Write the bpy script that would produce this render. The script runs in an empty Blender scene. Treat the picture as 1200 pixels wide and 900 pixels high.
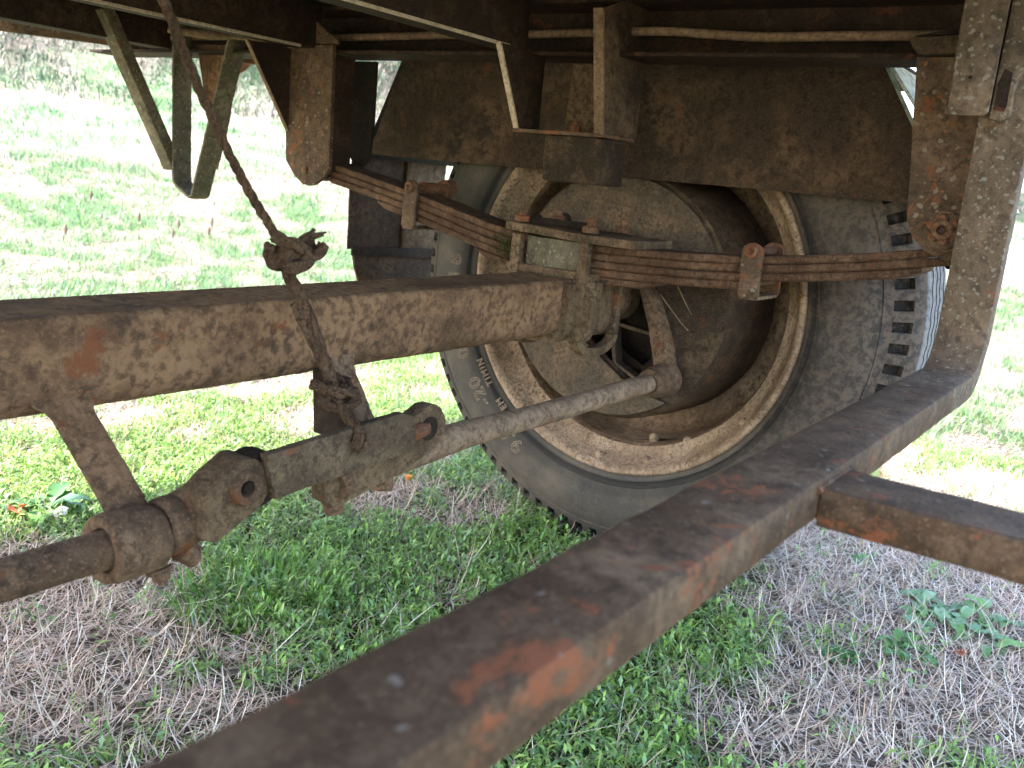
import bpy, bmesh, math, random
import numpy as np
from mathutils import Vector, Matrix, noise
random.seed(7); rng = np.random.default_rng(7)
scene = bpy.context.scene
COL = scene.collection
R = math.radians

# ------------------------------------------------------------------ camera
cam_d = bpy.data.cameras.new('camera'); cam = bpy.data.objects.new('camera', cam_d); COL.objects.link(cam)
right = Vector((0.5790964, -0.8100814, 0.0917358)); up = Vector((0.1279749, 0.2014546, 0.9711017)); fwd = Vector((0.8051520, 0.5506216, -0.2203317))
M = Matrix((right, up, -fwd)).transposed().to_4x4(); M.translation = Vector((-1.50231, -0.80120, 0.19560))
cam.matrix_world = M
cam_d.sensor_fit = 'HORIZONTAL'; cam_d.sensor_width = 36; cam_d.lens = 36 * 1087.61 / 1200
cam_d.clip_start = 0.02; cam_d.clip_end = 400
cam_d.dof.use_dof = True; cam_d.dof.focus_distance = 1.25; cam_d.dof.aperture_fstop = 9.5
scene.camera = cam

# ------------------------------------------------------------------ sky and sun
SUN = Vector((-0.68, 0.70, 1.12)).normalized()
w = bpy.data.worlds.new('World'); scene.world = w; w.use_nodes = True
nt = w.node_tree; bg = nt.nodes['Background']
sky = nt.nodes.new('ShaderNodeTexSky'); sky.sky_type = 'NISHITA'; sky.sun_disc = False
sky.sun_elevation = math.asin(SUN.z); sky.sun_rotation = math.atan2(SUN.x, SUN.y)
sky.air_density = 1.0; sky.dust_density = 2.0; sky.ozone_density = 1.0
nt.links.new(sky.outputs[0], bg.inputs[0]); bg.inputs[1].default_value = 0.15
sl = bpy.data.lights.new('sun', 'SUN'); sl.energy = 2.4; sl.angle = R(0.6); sl.color = (1, 0.965, 0.92)
so = bpy.data.objects.new('sun', sl); COL.objects.link(so); so.location = (0, 0, 6)
so.rotation_euler = SUN.to_track_quat('Z', 'Y').to_euler()
vs = scene.view_settings; vs.view_transform = 'Standard'; vs.look = 'None'; vs.gamma = 1; vs.exposure = 3.2
scene.cycles.max_bounces = 10; scene.cycles.diffuse_bounces = 6
GZ = -0.5

# ------------------------------------------------------------------ materials
def mat(name):
    m = bpy.data.materials.new(name); m.use_nodes = True
    return m, m.node_tree.nodes, m.node_tree.links, m.node_tree.nodes['Principled BSDF']
def nz(N, L, vec, scale, detail=6, rough=.6, dist=0.0):
    n = N.new('ShaderNodeTexNoise'); n.inputs['Scale'].default_value = scale; n.inputs['Detail'].default_value = detail
    n.inputs['Roughness'].default_value = rough; n.inputs['Distortion'].default_value = dist
    L.new(vec, n.inputs['Vector']); return n.outputs['Fac']
def ramp(N, L, fac, a, b):
    r = N.new('ShaderNodeMapRange'); r.inputs['From Min'].default_value = a; r.inputs['From Max'].default_value = b
    r.interpolation_type = 'SMOOTHSTEP'
    L.new(fac, r.inputs['Value']); return r.outputs['Result']
def mixc(N, L, fac, A, B):
    x = N.new('ShaderNodeMix'); x.data_type = 'RGBA'
    if hasattr(fac, 'links'): L.new(fac, x.inputs[0])
    else: x.inputs[0].default_value = fac
    for s, v in ((6, A), (7, B)):
        if hasattr(v, 'links'): L.new(v, x.inputs[s])
        else: x.inputs[s].default_value = (*v, 1)
    return x.outputs[2]
def mul(N, L, a, k):
    x = N.new('ShaderNodeMath'); x.operation = 'MULTIPLY'; L.new(a, x.inputs[0])
    if hasattr(k, 'links'): L.new(k, x.inputs[1])
    else: x.inputs[1].default_value = k
    return x.outputs[0]
def add(N, L, a, b):
    x = N.new('ShaderNodeMath'); x.operation = 'ADD'; L.new(a, x.inputs[0]); L.new(b, x.inputs[1]); return x.outputs[0]
def grime(name, base, dust, rust, dark, kd=.5, kr=.42, kk=.42, spots=None, scale=1.0, bump=.5, rough=.78, coarse=1.0, metal=0.0, streak=None):
    """old steel: paint or scale under dust, rust patches and dark grease. kd, kr, kk = cover thresholds (lower = more)"""
    wm = lambda q: (q[0]*.80, q[1]*.655, q[2]*.53)
    base, dust, rust, dark = wm(base), tuple(q*1.18 for q in wm(dust)), wm(rust), wm(dark)
    m, N, L, P = mat(name)
    tc = N.new('ShaderNodeTexCoord'); mp = N.new('ShaderNodeMapping'); L.new(tc.outputs['Object'], mp.inputs['Vector'])
    off = (random.uniform(-9, 9), random.uniform(-9, 9), random.uniform(-9, 9)); mp.inputs['Location'].default_value = off
    if streak: mp.inputs['Scale'].default_value = streak
    v = mp.outputs[0]; S = scale
    n1 = nz(N, L, v, 8*S, 10, .72, .3); n2 = nz(N, L, v, 15*S, 10, .72, .5); n3 = nz(N, L, v, 10*S, 9, .74, .2)
    n4 = nz(N, L, v, 95*S, 7, .72); n5 = nz(N, L, v, 380, 3, .6); n6 = nz(N, L, v, 3.1*S, 4, .55); n7 = nz(N, L, v, 52*S, 9, .78, .6)
    def ragged(n, k):
        q = N.new('ShaderNodeMath'); q.operation = 'MULTIPLY_ADD'; L.new(n4, q.inputs[0]); q.inputs[1].default_value = k
        q2 = N.new('ShaderNodeMath'); q2.operation = 'SUBTRACT'; L.new(n, q2.inputs[0]); q2.inputs[1].default_value = k*.5; L.new(q2.outputs[0], q.inputs[2]); return q.outputs[0]
    n1 = ragged(n1, .40); n2 = ragged(n2, .22); n3 = ragged(n3, .45); n7 = ragged(n7, .35)
    c = mixc(N, L, ramp(N, L, n1, kd-.11, kd+.12), base, dust)
    c = mixc(N, L, mul(N, L, ramp(N, L, n7, .48, .62), .62), c, tuple(x*.42 for x in base))
    c = mixc(N, L, mul(N, L, ramp(N, L, n4, .46, .58), .6), c, tuple(x*.5 for x in base))
    c = mixc(N, L, mul(N, L, ramp(N, L, n5, .55, .68), .45), c, tuple(min(1, x*1.3) for x in dust))
    c = mixc(N, L, mul(N, L, ramp(N, L, n2, .98-kr, .98-kr+.06), .85), c, rust)
    c = mixc(N, L, mul(N, L, ramp(N, L, n3, .98-kk, .98-kk+.14), .7), c, dark)
    hb = add(N, L, mul(N, L, n4, .5), mul(N, L, n2, .6*coarse)); hb = add(N, L, hb, mul(N, L, n5, .22)); hb = add(N, L, hb, mul(N, L, n7, .7))
    if spots:
        for sc, th, colr in spots:
            vo = N.new('ShaderNodeTexVoronoi'); vo.inputs['Scale'].default_value = sc; vo.inputs['Randomness'].default_value = 1
            av = N.new('ShaderNodeVectorMath'); av.operation = 'ADD'
            nv = N.new('ShaderNodeTexNoise'); nv.inputs['Scale'].default_value = sc*1.6; nv.inputs['Detail'].default_value = 4
            L.new(v, nv.inputs['Vector']); sv = N.new('ShaderNodeVectorMath'); sv.operation = 'SCALE'; sv.inputs['Scale'].default_value = .9/sc
            L.new(nv.outputs['Color'], sv.inputs[0]); L.new(v, av.inputs[0]); L.new(sv.outputs[0], av.inputs[1]); L.new(av.outputs[0], vo.inputs['Vector'])
            # each cell has its own spot size
            sp = N.new('ShaderNodeSeparateColor'); L.new(vo.outputs['Color'], sp.inputs[0])
            sz = N.new('ShaderNodeMath'); sz.operation = 'MULTIPLY'; L.new(sp.outputs[0], sz.inputs[0]); sz.inputs[1].default_value = th
            df = N.new('ShaderNodeMath'); df.operation = 'SUBTRACT'; L.new(sz.outputs[0], df.inputs[0]); L.new(vo.outputs['Distance'], df.inputs[1])
            c = mixc(N, L, mul(N, L, ramp(N, L, df.outputs[0], 0, .08), .75), c, colr)
    L.new(c, P.inputs['Base Color'])
    bp = N.new('ShaderNodeBump'); bp.inputs['Strength'].default_value = bump; bp.inputs['Distance'].default_value = .006
    L.new(hb, bp.inputs['Height']); L.new(bp.outputs[0], P.inputs['Normal'])
    rr = N.new('ShaderNodeMapRange'); L.new(n3, rr.inputs['Value']); rr.inputs['To Min'].default_value = rough+.12; rr.inputs['To Max'].default_value = rough-.2
    L.new(rr.outputs['Result'], P.inputs['Roughness']); P.inputs['Metallic'].default_value = metal
    P.inputs['Specular IOR Level'].default_value = .16
    return m
TAN = (.37, .27, .18); BRN = (.115, .085, .062); RUST = (.30, .115, .045); DARK = (.035, .029, .025)
MT = {}
MT['axle'] = grime('dusty_axle_steel', (.165, .110, .074), (.335, .225, .142), (.27, .110, .055), (.065, .055, .050), .45, .39, .43, bump=.9)
MT['spring'] = grime('rusty_spring_steel', (.105, .064, .044), (.225, .155, .108), (.165, .075, .042), (.038, .028, .023), .53, .40, .46, scale=1.3, bump=.7)
MT['rail'] = grime('grimy_chassis_steel', (.040, .028, .021), (.088, .060, .043), (.13, .055, .030), (.016, .013, .011), .54, .40, .46, bump=.6)
MT['skirt'] = grime('brown_mudguard_steel', (.062, .045, .033), (.128, .093, .064), (.14, .070, .038), (.018, .016, .015), .53, .40, .44, scale=.9, bump=.5)
MT['hanger'] = grime('speckled_hanger_steel', (.112, .085, .064), (.215, .160, .115), (.26, .115, .055), (.04, .032, .027), .5, .42, .40, spots=[(95, .34, (.24, .185, .13)), (60, .3, (.27, .11, .05))], bump=.6)
MT['upright'] = grime('lichen_speckled_steel', (.135, .108, .082), (.215, .172, .128), (.22, .11, .06), (.055, .045, .038), .5, .38, .38, spots=[(85, .34, (.24, .20, .15)), (150, .36, (.235, .195, .145)), (62, .28, (.24, .12, .06))], bump=.5)
MT['bar'] = grime('weathered_bar_paint', (.088, .058, .036), (.185, .138, .095), (.26, .10, .05), (.038, .030, .024), .54, .405, .40, spots=[(60, .20, (.19, .155, .12))], bump=.4)
MT['link'] = grime('muddy_linkage_steel', (.155, .108, .078), (.33, .240, .170), (.26, .11, .055), (.060, .047, .038), .48, .40, .42, bump=1.0, scale=1.3)
MT['mud'] = grime('mud_caked_steel', (.155, .115, .080), (.29, .225, .155), (.24, .12, .065), (.055, .046, .036), .48, .36, .44, bump=1.0, scale=1.6)
MT['green'] = grime('olive_painted_strap', (.150, .148, .112), (.25, .235, .185), (.20, .11, .065), (.06, .055, .05), .52, .36, .40, spots=[(140, .35, (.28, .25, .19))], bump=.4)
MT['rim'] = grime('cream_painted_rim', (.36, .275, .205), (.52, .43, .34), (.25, .13, .065), (.10, .078, .055), .48, .40, .42, scale=1.7, bump=.7)
MT['barrel'] = grime('ochre_rim_barrel', (.25, .180, .125), (.42, .33, .25), (.22, .12, .07), (.065, .048, .036), .48, .38, .42, bump=.7)
MT['drum'] = grime('dark_drum_steel', (.075, .060, .047), (.24, .18, .12), (.15, .065, .038), (.034, .030, .027), .58, .36, .42, scale=1.0, bump=.7, rough=.7)
MT['plate'] = grime('blue_grey_backplate', (.150, .130, .112), (.27, .205, .145), (.19, .09, .05), (.075, .076, .078), .52, .34, .42, scale=1.6, bump=.9)
MT['dark'] = grime('black_grime_and_holes', (.028, .022, .018), (.065, .048, .036), (.08, .035, .02), (.011, .010, .009), .58, .34, .5, bump=.6)
MT['hose'] = grime('dusty_hose', (.20, .148, .108), (.30, .225, .165), (.18, .11, .07), (.08, .06, .045), .45, .3, .3, bump=.4, scale=2)
MT['bolt'] = grime('rusty_bolt_steel', (.17, .095, .062), (.28, .185, .125), (.27, .105, .05), DARK, .5, .47, .42, scale=3, bump=.7)
MT['wood'] = grime('old_deck_timber', (.050, .036, .027), (.10, .072, .052), (.07, .045, .03), (.018, .015, .012), .5, .34, .45, streak=(6, .6, 6), bump=.6)
MT['teal'] = grime('teal_body_paint', (.22, .36, .35), (.42, .48, .48), (.20, .14, .09), (.08, .12, .11), .52, .3, .3)
MT['lamp'] = grime('orange_rust_plate', (.32, .15, .07), (.34, .22, .14), (.42, .17, .06), (.12, .09, .07), .5, .5, .3)
MT['rope'] = grime('dirty_old_rope', (.15, .102, .070), (.25, .178, .125), (.13, .08, .05), (.045, .035, .028), .5, .4, .42, scale=3, bump=1.2, rough=.92)
MT['edge'] = grime('sky_lit_edge', (.60, .55, .47), (.66, .60, .52), (.36, .22, .13), (.20, .16, .12), .5, .34, .3, scale=2, bump=.3)  # sky light on channel and bracket edges, put into a pale base colour
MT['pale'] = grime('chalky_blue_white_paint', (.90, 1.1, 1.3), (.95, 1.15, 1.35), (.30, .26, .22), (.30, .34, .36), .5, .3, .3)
MT['stop'] = grime('mossy_black_rubber_block', (.060, .048, .036), (.17, .125, .088), (.20, .10, .06), (.022, .020, .016), .56, .38, .44, scale=2, bump=1)
MT['beam'] = grime('olive_brown_link_bar', (.120, .098, .070), (.205, .165, .120), (.22, .11, .06), (.055, .048, .040), .54, .36, .40, scale=1.5, bump=.7)
MT['pale_rod'] = grime('dusty_pinkish_rod', (.22, .168, .128), (.33, .26, .20), (.28, .14, .08), (.12, .105, .095), .48, .38, .36, scale=1.2, bump=.5)
MT['letter'] = grime('dusty_raised_rubber', (.34, .29, .25), (.42, .37, .32), (.22, .17, .13), (.10, .09, .08), .5, .3, .3, scale=3, bump=.3)

def tyre_mat():
    m, N, L, P = mat('dusty_black_rubber')
    tc = N.new('ShaderNodeTexCoord'); v = tc.outputs['Object']
    a = N.new('ShaderNodeAttribute'); a.attribute_name = 'lit_tread'; a.attribute_type = 'GEOMETRY'
    n1 = nz(N, L, v, 6, 8, .65); n2 = nz(N, L, v, 40, 8, .7); n3 = nz(N, L, v, 260, 4, .6)
    c = mixc(N, L, ramp(N, L, n1, .38, .66), (.070, .058, .047), (.120, .093, .068))
    c = mixc(N, L, mul(N, L, ramp(N, L, n2, .45, .7), .5), c, (.045, .041, .038))
    c = mixc(N, L, mul(N, L, ramp(N, L, n3, .5, .7), .3), c, (.15, .13, .11))
    sx = N.new('ShaderNodeSeparateXYZ'); L.new(v, sx.inputs[0])
    side = N.new('ShaderNodeMapRange'); L.new(sx.outputs['Y'], side.inputs['Value'])
    side.inputs['From Min'].default_value = -.15; side.inputs['From Max'].default_value = -.44
    c = mixc(N, L, mul(N, L, side.outputs['Result'], mul(N, L, ramp(N, L, n2, .40, .6), .75)), c, (.135, .095, .070))   # dried mud splashed on that side
    c = mixc(N, L, mul(N, L, side.outputs['Result'], .55), c, (.070, .052, .038))
    c = mixc(N, L, a.outputs['Fac'], c, (.24, .225, .215))  # tread band paler: sky light on it put into the rubber colour
    fr_ = N.new('ShaderNodeAttribute'); fr_.attribute_name = 'clean_and_shade'; fr_.attribute_type = 'GEOMETRY'
    c = mixc(N, L, fr_.outputs['Fac'], c, (.018, .017, .016))  # clean black rubber, and shade of notches and grooves put into colour
    n8 = nz(N, L, v, 75, 8, .75)
    c = mixc(N, L, mul(N, L, side.outputs['Result'], mul(N, L, ramp(N, L, n8, .46, .62), .55)), c, (.15, .105, .08))
    c = mixc(N, L, mul(N, L, side.outputs['Result'], mul(N, L, ramp(N, L, n8, .54, .40), .7)), c, (.035, .03, .027))
    L.new(c, P.inputs['Base Color']); P.inputs['Roughness'].default_value = .85; P.inputs['Specular IOR Level'].default_value = .12
    b = N.new('ShaderNodeBump'); b.inputs['Strength'].default_value = .35; b.inputs['Distance'].default_value = .002
    L.new(add(N, L, n2, mul(N, L, n3, .5)), b.inputs['Height']); L.new(b.outputs[0], P.inputs['Normal'])
    return m
MT['tyre'] = tyre_mat()
def plain(name, c, rough=.8, var=.25, transl=0.0):
    m, N, L, P = mat(name)
    tc = N.new('ShaderNodeTexCoord'); n = nz(N, L, tc.outputs['Object'], 30, 6, .6)
    L.new(mixc(N, L, ramp(N, L, n, .35, .65), tuple(x*(1-var) for x in c), tuple(min(1, x*(1+var)) for x in c)), P.inputs['Base Color'])
    P.inputs['Roughness'].default_value = rough
    return m
def leaf_mat(name, k_tr=.3, rough=.6):
    """colour per blade from the mesh attribute, plus light passing through"""
    m, N, L, P = mat(name)
    a = N.new('ShaderNodeAttribute'); a.attribute_name = 'tint'
    L.new(a.outputs['Color'], P.inputs['Base Color']); P.inputs['Roughness'].default_value = rough; P.inputs['Specular IOR Level'].default_value = .45
    t = N.new('ShaderNodeBsdfTranslucent'); L.new(a.outputs['Color'], t.inputs[0])
    mx = N.new('ShaderNodeMixShader'); mx.inputs[0].default_value = k_tr
    L.new(P.outputs[0], mx.inputs[1]); L.new(t.outputs[0], mx.inputs[2]); L.new(mx.outputs[0], N['Material Output'].inputs[0])
    return m
MT['leaf'] = leaf_mat('green_leaf', .3, .45); MT['straw'] = leaf_mat('dry_straw', .15, .7)
MT['flower'] = plain('orange_petal', (.75, .25, .04)); MT['white'] = plain('white_petal', (.75, .75, .78), var=.05)
MT['deadleaf'] = plain('dead_leaf_orange', (.50, .16, .07)); MT['seed'] = plain('brown_seed_head', (.16, .11, .07)); MT['stem'] = plain('dry_stem', (.28, .22, .13))

# ------------------------------------------------------------------ object helpers
def link(name, me, m, parent=None, kind=None, label=None):
    o = bpy.data.objects.new(name, me); COL.objects.link(o)
    if m is not None and len(me.materials) == 0: me.materials.append(m)
    if parent is not None:
        o.parent = parent; o.matrix_parent_inverse = parent['_inv'] if False else PINV.get(parent.name, Matrix())
    if kind: o['kind'] = kind
    if label: o['label'] = label
    return o
PINV = {}
def thing(name, label, cat, loc, group=None):
    o = bpy.data.objects.new(name, None); COL.objects.link(o); o.location = loc; o.empty_display_size = .1
    o['label'] = label; o['category'] = cat
    if group: o['group'] = group
    PINV[o.name] = Matrix.Translation(-Vector(loc)); return o
def tag(o, label, cat, group=None):
    o['label'] = label; o['category'] = cat
    if group: o['group'] = group
    return o
def finish(name, bm, m, parent=None, angle=35, bevel=0, rough=None, **kw):
    """bm -> object; bevel = rounded edges, rough = (cell, amplitude, frequency) for pitted, dented surfaces"""
    bmesh.ops.recalc_face_normals(bm, faces=bm.faces)
    if bevel:
        es = [e for e in bm.edges if len(e.link_faces) == 2 and e.calc_face_angle(0) > R(30)]
        bmesh.ops.bevel(bm, geom=es, offset=bevel, segments=2, profile=.6, affect='EDGES', clamp_overlap=True)
    if rough:
        cell, amp, fr = rough
        for _ in range(7):
            es = [e for e in bm.edges if e.calc_length() > cell]
            if not es or len(bm.verts) > 26000: break
            bmesh.ops.subdivide_edges(bm, edges=es, cuts=1, use_grid_fill=True)
        bmesh.ops.triangulate(bm, faces=[f for f in bm.faces if len(f.verts) > 4])
        bm.normal_update()
        d = []
        for v in bm.verts:
            q = v.co
            h = noise.noise(q*fr) + .5*noise.noise(q*fr*2.7+Vector((3, 1, 7))) + .35*noise.noise(q*fr*6.1)
            d.append(v.normal*h*amp)
        for v, dv in zip(bm.verts, d): v.co += dv
    me = bpy.data.meshes.new(name); bm.to_mesh(me); bm.free()
    for p in me.polygons: p.use_smooth = True
    me.set_sharp_from_angle(angle=R(angle))
    return link(name, me, m, parent, **kw)
AX = {'x': (1, 2, 0), 'y': (0, 2, 1), 'z': (0, 1, 2)}
def prism(bm, poly, axis, a, b, holes=None):
    """poly in the plane across axis, from a to b. x: (y,z)  y: (x,z)  z: (x,y)"""
    i, j, k = AX[axis]
    def P(u, v, c):
        q = [0, 0, 0]; q[i] = u; q[j] = v; q[k] = c; return q
    A = [bm.verts.new(P(u, v, a)) for u, v in poly]; B = [bm.verts.new(P(u, v, b)) for u, v in poly]
    n = len(poly); bm.faces.new(A); bm.faces.new(B[::-1])
    for q in range(n): bm.faces.new((A[q], A[(q+1) % n], B[(q+1) % n], B[q]))
    return bm
def box(bm, x0, x1, y0, y1, z0, z1): return prism(bm, [(y0, z0), (y1, z0), (y1, z1), (y0, z1)], 'x', x0, x1)
def NB(): return bmesh.new()
def frame_of(d):
    d = d.normalized(); u = d.cross(Vector((0, 0, 1)))
    if u.length < .05: u = d.cross(Vector((0, 1, 0)))
    u.normalize(); return u, d.cross(u).normalized()
def loft(bm, rings, cap=True, close=True):
    V = [[bm.verts.new(p) for p in r] for r in rings]; n = len(V[0])
    for a, b in zip(V, V[1:]):
        for q in range(n if close else n-1): bm.faces.new((a[q], a[(q+1) % n], b[(q+1) % n], b[q]))
    if cap: bm.faces.new(V[0][::-1]); bm.faces.new(V[-1])
    return bm
def tube(bm, pts, r, seg=14, wob=0.0, flat=None):
    pts = [Vector(p) for p in pts]; rings = []; rr = r if isinstance(r, (list, tuple)) else [r]*len(pts)
    pu = None
    for i, p in enumerate(pts):
        d = (pts[min(i+1, len(pts)-1)] - pts[max(i-1, 0)]).normalized()
        if pu is None: u, v = frame_of(d)
        else:
            u = (pu - d*pu.dot(d)).normalized(); v = d.cross(u)
        pu = u; ring = []
        for k in range(seg):
            a = 2*math.pi*k/seg; q = rr[i]*(1+wob*noise.noise(p*60+Vector((k*.7, 0, 0))))
            ring.append(p + u*math.cos(a)*q + v*math.sin(a)*q*(flat if flat else 1))
        rings.append(ring)
    return loft(bm, rings)
def smooth_pts(pts, n=8):
    P = [Vector(p) for p in pts]; out = []
    for i in range(len(P)-1):
        p0 = P[max(i-1, 0)]; p1 = P[i]; p2 = P[i+1]; p3 = P[min(i+2, len(P)-1)]
        for k in range(n):
            t = k/n; out.append(.5*((2*p1)+(p2-p0)*t+(2*p0-5*p1+4*p2-p3)*t*t+(3*p1-p0-3*p2+p3)*t**3))
    out.append(P[-1]); return out
def lathe(bm, prof, seg=96, cy=0, cz=0, closed=False):
    """profile of (x, r) turned about an axis along X"""
    rows = []
    for x, r in prof:
        rows.append([bm.verts.new((x, cy+r*math.cos(2*math.pi*k/seg), cz+r*math.sin(2*math.pi*k/seg))) for k in range(seg)])
    prs = list(zip(rows, rows[1:])) + ([(rows[-1], rows[0])] if closed else [])
    for a, b in prs:
        for k in range(seg): bm.faces.new((a[k], a[(k+1) % seg], b[(k+1) % seg], b[k]))
    return bm
def disc_x(bm, x0, x1, cy, cz, r, seg=24):
    return prism(bm, [(cy+r*math.cos(2*math.pi*k/seg), cz+r*math.sin(2*math.pi*k/seg)) for k in range(seg)], 'x', x0, x1)
def cyl(bm, p0, p1, r, seg=16): return tube(bm, [p0, p1], r, seg)
def hexbolt(bm, c, axis, r, h, washer=True, stud=None):
    """hexagon nut from point c along axis; stud = length of the bolt end standing out of it"""
    c = Vector(c); ax = Vector(axis).normalized(); u, v = frame_of(ax)
    def ring(t, rr, n, ph=0): return [c+ax*t+(u*math.cos(ph+2*math.pi*k/n)+v*math.sin(ph+2*math.pi*k/n))*rr for k in range(n)]
    if washer: loft(bm, [ring(-.001, r*1.35, 18), ring(.003, r*1.35, 18)])
    loft(bm, [ring(.002, r, 6, .3), ring(h*.85, r, 6, .3), ring(h, r*.82, 6, .3)])
    if stud: loft(bm, [ring(h*.5, r*.52, 12), ring(h+stud*.85, r*.52, 12), ring(h+stud, r*.4, 12)])
    return bm

# ------------------------------------------------------------------ ground
def sstep(t): t = np.clip(t, 0, 1); return t*t*(3-2*t)
def vnoise(x, y, s, seed=0):
    """value noise on numpy arrays"""
    X = x*s+seed*17.3; Y = y*s-seed*9.7; xi = np.floor(X).astype(int); yi = np.floor(Y).astype(int); fx = X-xi; fy = Y-yi
    fx = fx*fx*(3-2*fx); fy = fy*fy*(3-2*fy)
    def h(a, b):
        n = (a*374761393 + b*668265263 + seed*1442695041) & 0x7fffffff; n = ((n ^ (n >> 13))*1274126177) & 0x7fffffff
        return ((n ^ (n >> 16)) & 0xffff)/65535.0
    return (h(xi, yi)*(1-fx)+h(xi+1, yi)*fx)*(1-fy)+(h(xi, yi+1)*(1-fx)+h(xi+1, yi+1)*fx)*fy
def fbm(x, y, s, seed=0, o=4):
    r = 0; a = .5; t = 0
    for i in range(o): r = r+a*vnoise(x, y, s*2**i, seed+i); t += a; a *= .5
    return r/t
def terrain(x, y):
    """flat under the trailer, a low rise to the far left and a grassy bank beyond it"""
    u = x*.62+y*.78; v = x*.78-y*.62          # u: away towards the left background
    d = np.hypot(x+1.5, y+.8)
    rise = .125*np.maximum(d-3, 0)*sstep((u-1.5)/5)
    bank = 3.2*sstep((u-8.8-.05*v)/8)*(1-.75*sstep((v-3)/9))
    z = GZ + rise*(1-.8*sstep((v-2)/10)) + bank
    z = z + .008*np.exp(-((x-.1)**2+y**2)/.3) + .012*(fbm(x, y, 2.2, 3)-.5) + .012*(fbm(x, y, 9, 5)-.5)*np.exp(-d/6) + .25*(fbm(x, y, .25, 8)-.5)*sstep((d-6)/8)
    return z
BL = [(-.58, .27, .20, 1.1), (-.44, .14, .16, .7), (-.25, .26, .20, .6), (-.40, .42, .16, .6), (.10, .46, .20, .6), (.15, .16, .16, .9), (-.11, .07, .14, .7), (-.05, -.04, .13, .7), (-.12, -.25, .13, .9),
      (-.55, -.27, .20, .9), (-.54, -.37, .12, .9), (-.28, -.24, .12, .8), (.19, -.62, .08, .4), (-.03, -.60, .07, .45), (-.19, -.45, .10, .35), (-.62, .76, .22, 1.1), (-.95, .10, .10, .4), (-.3, .9, .3, .6), (.18, -.2, .1, .5),
      (-.83, .35, .22, -1.1), (-.90, .05, .16, -.7), (-.75, .55, .14, -.6), (-.01, .28, .08, -.9), (-.52, .50, .08, -.6), (.30, -.45, .30, -.9), (.75, -.4, .35, -.6), (-.15, -.64, .18, -.8), (-.30, -.52, .10, -.6), (0.0, -.36, .12, -.5), (.1, -.85, .3, -.6), (-.7, .12, .06, -.5)]
def green(x, y):
    g = np.zeros_like(x)
    for bx, by, r, k in BL: g = g + k*np.exp(-((x-bx)**2+(y-by)**2)/(2*r*r*.55))
    near = np.exp(-((x+.2)**2+(y-.1)**2)/3.0)
    g = g*1.0 + (fbm(x, y, 1.7, 21)-.47)*2.6*(1-near*.75) + (fbm(x, y, 8.5, 31, 3)-.5)*3.6 - .16
    return sstep(g*.8+.5)
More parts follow.
